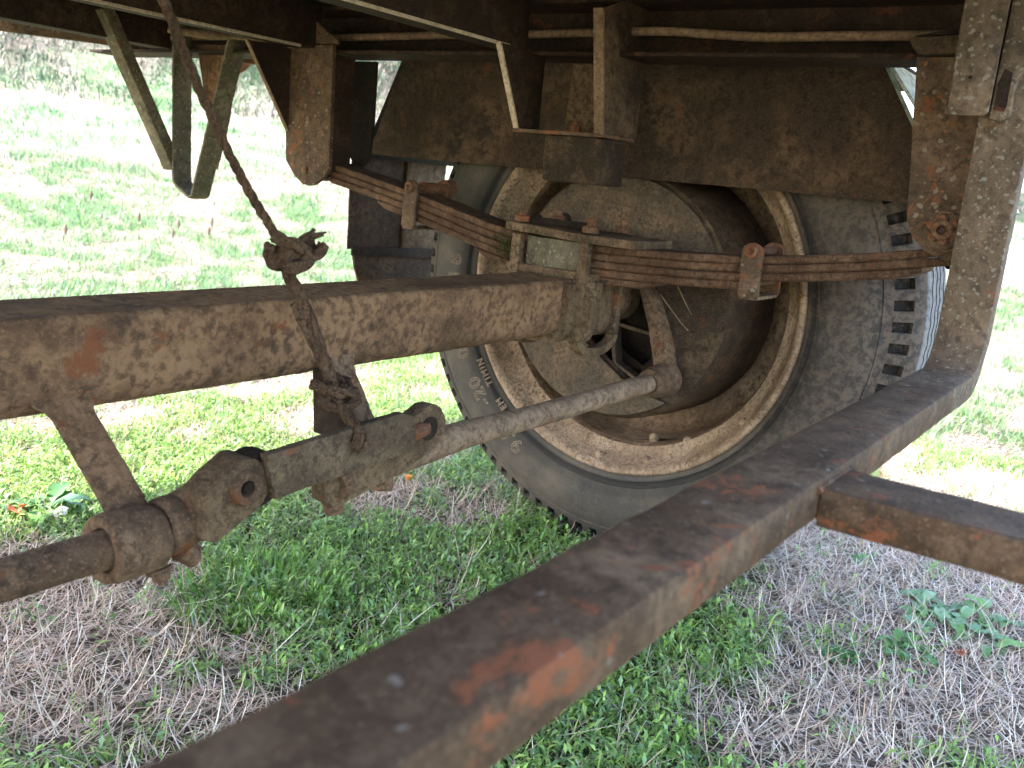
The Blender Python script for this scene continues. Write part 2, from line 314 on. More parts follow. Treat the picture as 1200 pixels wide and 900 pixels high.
def build_ground():
    def axis(lo, hi, core0, core1, step):
        a = list(np.arange(core0, core1, step)); s = step
        x = core1
        while x < hi: a.append(x); s *= 1.09; x += s
        x = core0-step; s = step; pre = []
        while x > lo: pre.append(x); s *= 1.09; x -= s
        return np.array(pre[::-1]+a)
    xs = axis(-90, 120, -1.6, 1.8, .03); ys = axis(-90, 120, -1.3, 2.4, .03)
    X, Y = np.meshgrid(xs, ys); Z = terrain(X, Y); n, m = X.shape
    idx = np.arange(n*m).reshape(n, m); F = np.stack([idx[:-1, :-1], idx[:-1, 1:], idx[1:, 1:], idx[1:, :-1]], -1).reshape(-1, 4)
    me = bpy.data.meshes.new('ground'); me.from_pydata(np.stack([X.ravel(), Y.ravel(), Z.ravel()], -1).tolist(), [], F.tolist())
    at = me.attributes.new('cover', 'FLOAT', 'POINT'); at.data.foreach_set('value', green(X.ravel(), Y.ravel()).astype(np.float32))
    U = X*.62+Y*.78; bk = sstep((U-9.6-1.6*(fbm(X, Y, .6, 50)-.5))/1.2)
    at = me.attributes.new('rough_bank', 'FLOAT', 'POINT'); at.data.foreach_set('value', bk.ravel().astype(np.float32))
    for p in me.polygons: p.use_smooth = True
    m_, N, L, P = mat('soil_and_thatch')
    tc = N.new('ShaderNodeTexCoord'); v = tc.outputs['Object']; a = N.new('ShaderNodeAttribute'); a.attribute_name = 'cover'
    n1 = nz(N, L, v, 45, 8, .75, 1); n2 = nz(N, L, v, 3, 6, .65); n3 = nz(N, L, v, 160, 4, .7)
    dry = mixc(N, L, ramp(N, L, n1, .38, .62), (.045, .032, .024), (.22, .17, .13))
    dry = mixc(N, L, mul(N, L, ramp(N, L, n3, .45, .65), .35), dry, (.28, .225, .18))
    grn = mixc(N, L, ramp(N, L, n1, .4, .6), (.030, .035, .016), (.09, .12, .04))
    # far away the blades are too small to build: there the sheet carries their colours
    geo = N.new('ShaderNodeNewGeometry'); ln = N.new('ShaderNodeVectorMath'); ln.operation = 'LENGTH'; L.new(geo.outputs['Position'], ln.inputs[0])
    far = N.new('ShaderNodeMapRange'); far.inputs['From Min'].default_value = 2; far.inputs['From Max'].default_value = 7; L.new(ln.outputs['Value'], far.inputs['Value'])
    dry = mixc(N, L, far.outputs[0], dry, mixc(N, L, ramp(N, L, n1, .35, .65), (.32, .27, .21), (.42, .36, .29)))
    grn = mixc(N, L, far.outputs[0], grn, mixc(N, L, ramp(N, L, n2, .35, .65), (.10, .18, .07), (.16, .25, .11)))
    c = mixc(N, L, a.outputs['Fac'], dry, grn)
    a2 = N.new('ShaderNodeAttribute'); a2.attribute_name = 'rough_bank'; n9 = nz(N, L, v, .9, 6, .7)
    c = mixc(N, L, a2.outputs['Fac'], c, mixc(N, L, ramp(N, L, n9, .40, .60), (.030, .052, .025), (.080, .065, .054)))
    L.new(c, P.inputs['Base Color']); P.inputs['Roughness'].default_value = .95; P.inputs['Specular IOR Level'].default_value = .1
    b = N.new('ShaderNodeBump'); b.inputs['Strength'].default_value = .8; b.inputs['Distance'].default_value = .01; L.new(n1, b.inputs['Height']); L.new(b.outputs[0], P.inputs['Normal'])
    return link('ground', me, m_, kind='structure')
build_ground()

def blades(name, m, x, y, ang, length, width, lean, curl, tint, base_z=0.0, seg=3, kind='stuff', z0=None):
    """many curved blades in one mesh. lean: start tilt from upright, curl: further tilt towards the tip"""
    n = len(x); z = terrain(x, y)+base_z if z0 is None else z0
    dx, dy = np.cos(ang), np.sin(ang); px, py = -dy, dx
    P = []; cx, cy, cz = x.copy(), y.copy(), z.copy()
    W = [1.0, .85, .55, 0.0] if seg == 3 else [1.0, .75, 0.0]
    for k in range(seg+1):
        wk = width*W[k]*.5
        if k < seg:
            P.append(np.stack([cx-px*wk, cy-py*wk, cz], -1)); P.append(np.stack([cx+px*wk, cy+py*wk, cz], -1))
            t = lean+curl*(k+.5)/seg; s = length/seg
            cx = cx+dx*np.sin(t)*s; cy = cy+dy*np.sin(t)*s; cz = cz+np.cos(t)*s
            cz = np.maximum(cz, z+.0005+.002*(k % 2))
        else: P.append(np.stack([cx, cy, cz], -1))
    V = np.stack(P, 1); nv = V.shape[1]; V = V.reshape(-1, 3)
    base = np.arange(n)*nv; tris = []
    for k in range(seg-1):
        a, b, c, d = 2*k, 2*k+1, 2*k+3, 2*k+2; tris += [(a, b, c), (a, c, d)]
    tris.append((2*(seg-1), 2*(seg-1)+1, 2*seg))
    T = (base[:, None, None]+np.array(tris)[None]).reshape(-1, 3)
    return rawmesh(name, m, V, T, np.repeat(tint, nv, 0), kind)
def rawmesh(name, m, V, T, tint, kind='stuff'):
    me = bpy.data.meshes.new(name); nf = len(T); k = T.shape[1]
    me.vertices.add(len(V)); me.vertices.foreach_set('co', V.astype(np.float32).ravel())
    me.loops.add(nf*k); me.loops.foreach_set('vertex_index', T.astype(np.int32).ravel())
    me.polygons.add(nf); me.polygons.foreach_set('loop_start', (np.arange(nf)*k).astype(np.int32))
    me.update(calc_edges=True); me.validate()
    a = me.color_attributes.new('tint', 'FLOAT_COLOR', 'POINT'); a.data.foreach_set('color', np.c_[tint, np.ones(len(tint))].astype(np.float32).ravel())
    return link(name, me, m, kind=kind)
def leaves(name, m, x, y, z, ang, length, width, pitch, tint, kind='stuff', fold=.25):
    """small pointed leaves, folded along the midrib: 6 points, 4 triangles each"""
    n = len(x); dx, dy = np.cos(ang), np.sin(ang); px, py = -dy, dx; cp, sp = np.cos(pitch), np.sin(pitch)
    def pt(t, s, h): # along, side, lift
        l = length*t; wd = width*s
        return np.stack([x+dx*cp*l+px*wd-dx*sp*h*width, y+dy*cp*l+py*wd-dy*sp*h*width, z+sp*l+cp*h*width-.25*l*t*t], -1)
    V = np.stack([pt(0, 0, 0), pt(.45, .5, fold), pt(.45, -.5, fold), pt(.5, 0, 0), pt(1, 0, .1)], 1).reshape(-1, 3)
    base = np.arange(n)*5; T = (base[:, None, None]+np.array([(0, 3, 1), (0, 2, 3), (3, 4, 1), (3, 2, 4)])[None]).reshape(-1, 3)
    return rawmesh(name, m, V, T, np.repeat(tint, 5, 0), kind)
def tints(n, cols, var=.25):
    c = np.array(cols)[rng.integers(0, len(cols), n)]; return np.clip(c*(1+var*rng.uniform(-1, 1, (n, 1)))*(1+.08*rng.uniform(-1, 1, (n, 3))), 0.005, .9)
DRYC = [(.52, .385, .285), (.66, .52, .40), (.70, .57, .45), (.38, .26, .18), (.56, .40, .28), (.74, .62, .51)]
GRNC = [(.23, .34, .065), (.30, .42, .09), (.16, .26, .06), (.36, .46, .13), (.24, .36, .12)]
def scatter(n, x0, x1, y0, y1): return rng.uniform(x0, x1, n), rng.uniform(y0, y1, n)
def in_tyre(x, y): return (x > -.02) & (x < .29) & (np.abs(y) < .09)
# near zone, seen from 0.7 to 2 m away
x, y = scatter(150000, -1.35, 1.45, -1.0, 1.3)
g = green(x, y); keep = (rng.random(len(x)) < (1-g)*.90+.16) & ~in_tyre(x, y); x, y, g = x[keep], y[keep], g[keep]; n = len(x)
blades('dry_thatch', MT['straw'], x, y, rng.uniform(0, 6.283, n), rng.gamma(3, .010, n)+.008, rng.uniform(.0010, .0024, n),
       rng.uniform(.85, 1.62, n), rng.uniform(-1.1, 1.1, n), tints(n, DRYC, .35), base_z=rng.uniform(0, .014, n)*1.0, seg=3)
x, y = scatter(120000, -1.35, 1.5, -1.0, 1.5); g = green(x, y)
keep = (rng.random(len(x)) < np.clip(g*1.1-.12, 0.012, 1)*.8) & ~in_tyre(x, y); x, y, g = x[keep], y[keep], g[keep]; n = len(x)
blades('green_grass', MT['leaf'], x, y, rng.uniform(0, 6.283, n), rng.gamma(3.5, .0055, n)+.007, rng.uniform(.0014, .0036, n),
       rng.uniform(.05, .9, n), rng.uniform(.1, 1.1, n), tints(n, GRNC, .35), seg=3)
# creeping small-leaved plants: a stem point with a handful of leaves round it
x, y = scatter(40000, -1.35, 1.5, -1.0, 1.5); g = green(x, y)
keep = (rng.random(len(x)) < np.clip(g*1.2-.2, .03, 1)*.9) & ~in_tyre(x, y); x, y = x[keep], y[keep]; n = len(x)
k = 8; hh = rng.uniform(.006, .045, n)
X = np.repeat(x, k)+rng.normal(0, .006, n*k); Y = np.repeat(y, k)+rng.normal(0, .006, n*k); lev = np.tile(np.arange(k)/k, n)
Z = terrain(X, Y)+np.repeat(hh, k)*(.2+.8*lev)
leaves('creeping_weeds', MT['leaf'], X, Y, Z, rng.uniform(0, 6.283, n*k), rng.uniform(.008, .025, n*k), rng.uniform(.0030, .0068, n*k),
       rng.uniform(-.2, 1.3, n*k), tints(n*k, [(.25, .40, .08), (.33, .48, .12), (.17, .29, .08), (.26, .40, .17)], .4))
# middle zone, in the sun beyond the trailer
def wedge(n, r0, r1):
    a = rng.uniform(R(-2), R(86), n); r = np.sqrt(rng.uniform(r0*r0, r1*r1, n)); return -1.5+r*np.cos(a), -.8+r*np.sin(a)
x, y = wedge(170000, 2.2, 7.5); g = green(x, y)
isg = rng.random(len(x)) < np.clip(g*.9, 0, 1); n = len(x); d = np.hypot(x+1.5, y+.8)
tt = np.where(isg[:, None], tints(n, [(.11, .21, .07), (.16, .27, .10), (.21, .29, .13), (.12, .22, .12)], .35), tints(n, [(.38, .32, .25), (.45, .385, .31), (.32, .25, .20)], .25))
blades('meadow_grass', MT['leaf'], x, y, rng.uniform(0, 6.283, n), np.where(isg, rng.uniform(.02, .075, n), rng.uniform(.02, .07, n)), rng.uniform(.002, .004, n)*(.6+d*.18),
       np.where(isg, rng.uniform(.1, .9, n), rng.uniform(.8, 1.5, n)), rng.uniform(0, .9, n), tt, seg=2)
x, y = wedge(110000, 7, 16); g = green(x, y); isg = rng.random(len(x)) < np.clip(g*.9+.05, 0, 1); n = len(x); d = np.hypot(x+1.5, y+.8)
tt = np.where(isg[:, None], tints(n, [(.09, .17, .07), (.13, .22, .10), (.09, .18, .11)], .3), tints(n, [(.36, .31, .24), (.42, .36, .29)], .25))
blades('far_meadow_grass', MT['leaf'], x, y, rng.uniform(0, 6.283, n), rng.uniform(.03, .12, n), rng.uniform(.006, .012, n)*(d/9),
       rng.uniform(.2, 1.2, n), rng.uniform(0, .8, n), tt, seg=2)
# tall rough growth on the bank
x, y = wedge(150000, 8, 22); u = x*.62+y*.78; v_ = x*.78-y*.62; patch = fbm(x, y, .6, 44)
keep = (u > 9.4+3.0*(fbm(x, y, .5, 50)-.5)) & (patch > .36); x, y, patch = x[keep], y[keep], patch[keep]; n = len(x)
isg = rng.random(n) < sstep((fbm(x, y, .9, 61)-.3)*3.5)
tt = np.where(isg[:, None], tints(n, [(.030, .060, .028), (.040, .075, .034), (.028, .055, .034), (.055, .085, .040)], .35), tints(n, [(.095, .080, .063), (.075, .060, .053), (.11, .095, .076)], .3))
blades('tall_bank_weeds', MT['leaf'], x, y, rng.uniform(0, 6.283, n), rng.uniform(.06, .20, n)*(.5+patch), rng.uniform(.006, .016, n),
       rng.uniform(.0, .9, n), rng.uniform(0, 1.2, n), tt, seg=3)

# single plants one can point to
def tuft():
    n = 1300; a = rng.uniform(0, 6.283, n); r = .115*np.sqrt(rng.random(n)); x = -.58+r*np.cos(a)*1.3; y = .27+r*np.sin(a)
    o = blades('grass_tuft', MT['leaf'], x, y, a+rng.normal(0, .7, n), rng.uniform(.025, .062, n), rng.uniform(.0024, .0048, n),
               rng.uniform(.1, 1.15, n), rng.uniform(.2, 1.1, n), tints(n, [(.17, .33, .05), (.23, .39, .07), (.11, .23, .04)], .4), kind=None)
    tag(o, 'thick bright green grass tuft growing beside dry straw, below the brake linkage', 'grass tuft')
tuft()
def broadleaf(name, cx, cy, nl, L0, W0, cols, label, cat, pitch=(.1, .9), lobes=0, sd=1):
    """a rosette: each leaf a part with a midrib fold and a waved edge"""
    rg = random.Random(sd); z0 = float(terrain(np.array([cx]), np.array([cy]))[0])
    t = thing(name, label, cat, (cx, cy, z0))
    for i in range(nl):
        a = i*2.4+rg.uniform(-.3, .3); Ln = L0*rg.uniform(.6, 1.1); Wd = W0*rg.uniform(.7, 1.1); pt = rg.uniform(*pitch); seg = 9
        V = []; F = []; C = Vector((cx+rg.uniform(-1, 1)*L0*nl/42, cy+rg.uniform(-1, 1)*L0*nl/42, z0+.012)); d = Vector((math.cos(a), math.sin(a), 0)); s = Vector((-d.y, d.x, 0))
        for k in range(seg+1):
            q = k/seg; wv = max(0, math.sin(math.pi*min(1, q*.92+.06)))**.8*Wd*.5*(1 if not lobes else (1+.45*math.sin(q*lobes*6.283)))
            if q < .25: wv *= q*3+.1
            p = C+d*(Ln*q*math.cos(pt*(1-.6*q)))+Vector((0, 0, Ln*(q*math.sin(pt)-.55*q*q)))
            p.z = max(p.z, z0+.006)
            V += [p+s*wv+Vector((0, 0, wv*.35+.002*math.sin(q*19+i))), p, p-s*wv+Vector((0, 0, wv*.35+.002*math.cos(q*17+i)))]
            if k: b = 3*k; F += [(b-3, b-2, b+1, b), (b-2, b-1, b+2, b+1)]
        me = bpy.data.meshes.new('leaf'); me.from_pydata([v[:] for v in V], [], F)
        for p_ in me.polygons: p_.use_smooth = True
        at = me.color_attributes.new('tint', 'FLOAT_COLOR', 'POINT'); c = rg.choice(cols); kx = rg.uniform(.75, 1.25)
        for dd in at.data: dd.color = (c[0]*kx, c[1]*kx, c[2]*kx, 1)
        link('leaf', me, MT['leaf'], t)
    return t
BLG = [(.14, .27, .11), (.18, .33, .13), (.25, .40, .19), (.17, .32, .08)]
broadleaf('broadleaf_weed', .19, -.62, 60, .055, .024, BLG, 'large bluish green broad-leaved weed clump in dry straw at the right edge', 'weed', sd=3)
broadleaf('broadleaf_weed', .00, -.585, 26, .045, .015, [(.10, .25, .05), (.13, .29, .06)], 'small ferny green weed left of and below the large broad-leaved clump', 'weed', lobes=3, sd=5)
broadleaf('broadleaf_weed', -.10, -.50, 18, .036, .014, [(.09, .24, .06)], 'smallest lobed weed, leftmost of the three weeds in straw below the side branch', 'weed', lobes=3, sd=8)
broadleaf('plantain_weed', -.63, .80, 13, .085, .036, [(.07, .18, .05), (.12, .26, .06), (.10, .22, .10)], 'dark green plantain with long wide leaves at the sunlit edge behind the rusty sleeve', 'weed', pitch=(.3, 1.1), sd=11)
broadleaf('clover_weed', .33, -.42, 12, .030, .018, [(.13, .29, .07)], 'little round-leaved weed in pale straw below the side branch joint', 'weed', sd=13)
def small_leaf(name, x, y, m, label, cat, s=.02, sd=1):
    rg = random.Random(sd); z = float(terrain(np.array([x]), np.array([y]))[0])+.028; bm = NB(); ring = []
    for k in range(10):
        a = 2*math.pi*k/10; r = s*(.6+.4*abs(math.cos(a*1.5)))*rg.uniform(.8, 1.1); ring.append(bm.verts.new((x+r*math.cos(a), y+r*math.sin(a), z+rg.uniform(-.3, .5)*s)))
    c = bm.verts.new((x, y, z-.2*s))
    for k in range(10): bm.faces.new((c, ring[k], ring[(k+1) % 10]))
    bmesh.ops.solidify(bm, geom=bm.faces[:], thickness=.0006)
    return tag(finish(name, bm, m), label, cat)
small_leaf('fallen_leaf', .025, -.655, MT['deadleaf'], 'small orange dead leaf lying in straw between the two weed clumps', 'leaf', .011, 2)
small_leaf('fallen_leaf', -.70, .80, MT['deadleaf'], 'reddish fallen leaf in the sunlit grass left of the plantain', 'leaf', .02, 3)
small_leaf('fallen_leaf', .95, -.31, MT['deadleaf'], 'tiny red leaf on bright straw in the sun beyond the side branch', 'leaf', .012, 4)
small_leaf('white_petal', -.655, .735, MT['white'], 'small white petal lying beside the dark plantain leaves', 'petal', .017, 5)
def flower(x, y, h, label):
    z = float(terrain(np.array([x]), np.array([y]))[0]); t = thing('orange_flower', label, 'flower', (x, y, z))
    bm = NB(); tube(bm, [(x, y, z), (x+.004, y, z+h*.6), (x+.002, y-.003, z+h)], .0009, 6); finish('stem', bm, MT['stem'], t)
    bm = NB(); bmesh.ops.create_cone(bm, segments=10, radius1=.003, radius2=.009, depth=.010, cap_ends=True, matrix=Matrix.Translation((x+.002, y-.003, z+h+.004))); finish('petals', bm, MT['flower'], t)
flower(-.25, .47, .045, 'small orange flower bud in shaded grass left of and below the fork end')
flower(-.10, .40, .05, 'small orange flower in the grass right of the fork end, near the tyre')
def seedhead(x, y, h, i, label):
    z = float(terrain(np.array([x]), np.array([y]))[0]); t = thing('seed_stalk', label, 'seed stalk', (x, y, z), 'dry seed stalks standing in the sunlit meadow')
    bm = NB(); tube(bm, smooth_pts([(x, y, z), (x+.01*(-1)**i, y, z+h*.5), (x+.005, y+.01, z+h)], 4), .0018, 6); finish('stem', bm, MT['stem'], t)
    bm = NB(); tube(bm, [(x+.005, y+.01, z+h-.01), (x+.005, y+.01, z+h+.012), (x+.006, y+.01, z+h+.035)], [.003, .009, .002], 8); finish('seed_head', bm, MT['seed'], t)
for i, (sx, sy, h) in enumerate([(.90, 3.25, .36), (.98, 3.0, .30), (1.05, 2.85, .25), (1.15, 2.95, .27), (1.22, 2.8, .30), (1.28, 2.9, .24), (.75, 3.2, .22)]):
    seedhead(sx, sy, h, i, ['tallest seed stalk in the sunlit grass above the left end of the axle', 'second tallest brown seed stalk, right beside the tallest one above the axle', 'short brown seed stalk between the tall ones and the row of three', 'left stalk of the row of brown seed stalks above the axle', 'middle, tallest stalk of the row of brown seed stalks above the axle', 'rightmost brown seed stalk above the axle, nearest the hanging rope', 'lowest brown seed stalk, nearest the left edge above the axle'][i])
#REST
# ------------------------------------------------------------------ the trailer
T = thing('farm_trailer', 'rusty brown farm trailer seen from beneath, its axle, leaf spring and dusty wheel on grass', 'trailer', (-.85, 0, GZ))
def part(name, bm, m, parent=None, **kw): return finish(name, bm, MT[m], parent or T, **kw)
def sub(p): PINV[p.name] = PINV[T.name].copy(); return p     # parts sit at the trailer's origin, so their children share its inverse
def fix_sub():  # children of parts: parent has identity basis, so only T's offset counts once
    pass

# --- deck: boards lying on the cross members
xb = -2.16; i = 0
while xb < .30:
    wd = .152+random.uniform(-.006, .006); bm = NB(); zz = .4655+random.uniform(0, .003)
    box(bm, xb, min(xb+wd-.005, .36), -.74, 1.33+random.uniform(-.008, .008), zz, zz+.03)
    part('deck_board', bm, 'wood', bevel=.002); xb += wd
# --- chassis rail: channel open towards the camera, its cable running inside
def channel_rail(x_open, x_web, y0, y1, z0, z1, t=.006):
    s = 1 if x_web > x_open else -1
    poly = [(x_open, z0), (x_web, z0), (x_web, z1), (x_open, z1), (x_open, z1-t), (x_web-s*t, z1-t), (x_web-s*t, z0+t), (x_open, z0+t)]
    bm = NB(); return prism(bm, poly, 'y', y0, y1)
rail = part('chassis_rail', channel_rail(-.240, -.155, -.70, 1.33, .3795, .462), 'rail', bevel=.0012, rough=(.035, .0006, 25))
part('chassis_rail', channel_rail(-1.42, -1.505, -.70, 1.33, .3795, .462), 'rail', bevel=.0012)
hp = smooth_pts([(-.196, 1.3, .414), (-.198, .9, .417), (-.2, .55, .4145), (-.203, .30, .4165), (-.2, .155, .4170), (-.205, -.01, .4185), (-.205, -.125, .4195), (-.2, -.21, .4150), (-.2, -.284, .4115), (-.2, -.42, .4125), (-.2, -.64, .411)], 6)
part('brake_pipe', tube(NB(), hp, .0066, 12, .06), 'hose')
hp = smooth_pts([(-.60, 1.40, .436), (-.44, 1.331, .44), (-.316, 1.217, .44), (-.25, 1.21, .436), (-.185, 1.25, .434), (-.12, 1.29, .43), (-.06, 1.28, .425)], 6)
part('rubber_hose', tube(NB(), hp, .013, 12, .05), 'hose')
hp = smooth_pts([(-.40, .80, .395), (-.336, .76, .398), (-.297, .75, .405), (-.25, .74, .409), (-.22, .70, .41)], 6)
part('rubber_hose', tube(NB(), hp, [.004+.005*min(1, i/6) for i in range(len(hp))], 12, .05), 'hose')
# --- cross members (channels open downwards-left) running across the trailer
for yc, x1 in ((.56, -.2415), (.092, -.2415) , (1.02, -.2415)):
    # a pressed channel: web facing the camera, the lower lip turned away from it
    poly = [(yc, .3865), (yc+.055, .3865), (yc+.055, .3915), (yc+.006, .3915), (yc+.006, .456), (yc+.055, .456), (yc+.055, .4615), (yc, .4615)]
    bm = NB(); prism(bm, poly, 'x', -1.42, x1); part('cross_member', bm, 'rail', bevel=.0012, rough=(.04, .0007, 22))
    if yc in (.56, .092):
        bm = NB(); box(bm, -1.40, x1-.05, yc-.0030, yc-.0002, .3830, .3880); part('pale_edge', bm, 'edge', bevel=.0006)  # pale strip: sky light on the lip put into its colour
bm = NB(); prism(bm, [(-1.35, 1.915), (-1.35, 1.895), (.05, 1.075), (.05, 1.098)], 'z', .394, .4355)
bm2 = part('diagonal_brace', bm, 'hanger', bevel=.003, rough=(.04, .0008, 20))
bm = NB(); prism(bm, [(.623, .394), (.505, .3945), (.505, .402), (.600, .455), (.626, .455)], 'x', -.2545, -.2475)
part('gusset', bm, 'hanger', bevel=.001, rough=(.02, .0008, 40))
# --- left spring hanger
hl = [(.635, .3925), (.513, .3925), (.509, .172), (.522, .156), (.545, .141), (.560, .1375), (.578, .139), (.600, .152), (.628, .180), (.631, .235)]
part('spring_hanger', prism(NB(), hl, 'x', -.2560, -.2470), 'hanger', bevel=.0015, rough=(.014, .0007, 45))
part('spring_hanger', prism(NB(), [(.58, .378), (.500, .378), (.500, .250), (.505, .195), (.52, .180), (.545, .185), (.58, .22)], 'x', -.156, -.149), 'dark', bevel=.001)
bm = NB(); box(bm, -.2465, -.198, .5125, .5185, .168, .3785); part('hanger_web', bm, 'rail', bevel=.001, rough=(.02, .0006, 40))
bm = NB(); prism(bm, [(-.3570, .3855), (-.2475, .3855), (-.2475, .232), (-.2545, .236)], 'y', .6240, .6300); part('gusset', bm, 'rail', bevel=.001, rough=(.02, .0006, 40))
bm = NB(); prism(bm, [(-.3590, .3850), (-.3565, .3850), (-.2540, .2350), (-.2565, .2350)], 'y', .6230, .6308); part('pale_edge', bm, 'hose')  # paler strip along the gusset edge
bm = NB(); hexbolt(bm, (-.2560, .572, .166), (-1, 0, 0), .0075, .005, False); part('hanger_pin', bm, 'bolt')
# --- right spring hanger with its castle nut
hr = [(-.498, .3785), (-.640, .3785), (-.640, .17), (-.622, .152), (-.602, .1415), (-.575, .1395), (-.548, .149), (-.532, .163), (-.521, .184)]
part('spring_hanger', prism(NB(), hr, 'x', -.2570, -.2470), 'hanger', bevel=.0015, rough=(.014, .0006, 45))
part('spring_hanger', prism(NB(), [(-.495, .378), (-.60, .378), (-.60, .13), (-.56, .125), (-.525, .16), (-.515, .2)], 'x', -.160, -.152), 'dark', bevel=.001)
bm = NB(); prism(bm, [(-.485, .400), (-.66, .408), (-.66, .388), (-.50, .380)], 'x', -.262, -.2415); part('hanger_cap', bm, 'skirt', bevel=.002, rough=(.012, .0012, 50))
bm = NB(); prism(bm, [(-.49, .403), (-.66, .437), (-.66, .410)], 'x', -.255, -.246); part('gusset', bm, 'dark', bevel=.001)
nutc = (-.566, .1765)
bm = NB(); disc_x(bm, -.2605, -.2572, *nutc, .0235, 24); w1 = part('washer', bm, 'hanger', bevel=.0006)
bm = NB()
for k in range(6):
    a = k*math.pi/3+.35; c = Vector((0, math.cos(a), math.sin(a)))*.0135
    disc_x(bm, -.2685, -.2600, nutc[0]+c.y, nutc[1]+c.z, .0052, 10)
lathe(bm, [(-.2600, .0085), (-.2715, .0125), (-.2735, .0110), (-.2735, .0058), (-.262, .0052)], 24, *nutc)
part('castle_nut', bm, 'bolt', bevel=.0006)
bm = NB(); tube(bm, smooth_pts([(-.263, -.538, .174), (-.267, -.545, .184), (-.268, -.552, .178), (-.268, -.560, .196), (-.267, -.575, .197)], 5), .0014, 8)
tube(bm, smooth_pts([(-.264, -.552, .158), (-.270, -.566, .149), (-.272, -.585, .156), (-.27, -.592, .160)], 5), .0011, 8); part('split_pin', bm, 'bolt')
# --- middle bracket and rubber bump stop
bm = NB(); prism(bm, [(-.3240, .3860), (-.2, .3860), (-.2, .2660), (-.2565, .2660)], 'y', .0840, .0905); part('bump_stop_bracket', bm, 'rail', bevel=.001, rough=(.02, .0006, 40))
bm = NB(); prism(bm, [(-.3262, .3860), (-.3225, .3860), (-.2560, .2640), (-.2600, .2640)], 'y', .0828, .0918); part('pale_edge', bm, 'edge')  # bracket edge lit by the sky, painted as a pale strip
bm = NB(); prism(bm, [(-.300, .4350), (-.2415, .4570), (-.158, .4570), (-.158, .2660), (-.262, .2660)], 'y', -.0745, -.0680); part('bump_stop_bracket', bm, 'skirt', bevel=.001, rough=(.02, .0006, 40))
bm = NB(); prism(bm, [(-.3035, .4350), (-.2985, .4350), (-.2605, .2660), (-.2650, .2660)], 'y', -.0755, -.0600); part('pale_edge', bm, 'hose')  # paler strip on the flange face
bm = NB(); box(bm, -.2650, -.165, -.0760, .0905, .2600, .2657); part('bump_stop_bracket', bm, 'hanger', bevel=.001, rough=(.02, .0006, 40))
bm = NB(); box(bm, -.2600, -.185, -.0740, .0310, .1900, .2595); part('bump_stop', bm, 'stop', bevel=.005, rough=(.009, .0018, 45))
bm = NB(); hexbolt(bm, (-.235, -.008, .2660), (0, 0, 1), .009, .011, True, .006); part('bolt', bm, 'bolt')
bm = NB(); prism(bm, [(.06, .27), (-.05, .27), (-.035, .33), (-.02, .35), (-.015, .378), (.055, .378)], 'x', -.160, -.157); part('torn_paint_plate', bm, 'mud', rough=(.012, .001, 50))

# --- leaf spring
SY = [-.60, -.58, -.457, -.307, -.123, 0, .112, .318, .532, .56]; SZ = [.162, .158, .134, .1125, .1005, .0995, .1065, .1475, .184, .1885]
from bisect import bisect_right
def ztop(y):
    y = max(SY[0], min(SY[-1], y)); i = min(len(SY)-2, max(0, bisect_right(SY, y)-1))
    def sl(k):
        k0, k1 = max(0, k-1), min(len(SY)-1, k+1); return (SZ[k1]-SZ[k0])/(SY[k1]-SY[k0])
    h = SY[i+1]-SY[i]; t = (y-SY[i])/h
    return (2*t**3-3*t*t+1)*SZ[i]+(t**3-2*t*t+t)*h*sl(i)+(-2*t**3+3*t*t)*SZ[i+1]+(t**3-t*t)*h*sl(i+1)
SP = thing  # (keeps name short)
spring_parent = bpy.data.objects.new('leaf_spring', None); COL.objects.link(spring_parent); spring_parent.parent = T; spring_parent.matrix_parent_inverse = PINV[T.name]
PINV['leaf_spring'] = Matrix()
TL = .0122
leafdefs = [(-.578, .560), (-.590, .566), (-.545, .545), (-.335, .40), (-.17, .165)]
for i, (ya, yb) in enumerate(leafdefs):
    bm = NB(); rings = []; n = 90
    for k in range(n+1):
        y = ya+(yb-ya)*k/n; t = TL
        e = min((y-ya), (yb-y))/.02
        if i > 1 and e < 1: t = TL*(.45+.55*e)
        if i > 3: t *= .9
        zt = ztop(y)-i*TL+.0004*noise.noise(Vector((i*5, y*30, 0))); xo = .0012*noise.noise(Vector((i*9, y*14, 3)))+(.0006 if i % 2 else 0)
        x0, x1 = -.2360+xo, -.1660+xo
        zb = zt-t+.0007
        rings.append([(x0+.0016, y, zt), (x0, y, zt-.002), (x0+.0001, y, zb+.0025), (x0+.0028, y, zb), (x1-.002, y, zb), (x1, y, zb+.002), (x1, y, zt-.002), (x1-.002, y, zt)])
    loft(bm, rings); part('leaf', bm, 'spring', spring_parent, rough=(.014, .00035, 120), angle=30)
bm = NB(); tube(bm, [(-.243, -.566, .1765), (-.157, -.566, .1765)], .018, 24); tube(bm, [(-.243, .566, .166), (-.157, .566, .166)], .018, 24); part('spring_eye', bm, 'spring', spring_parent)
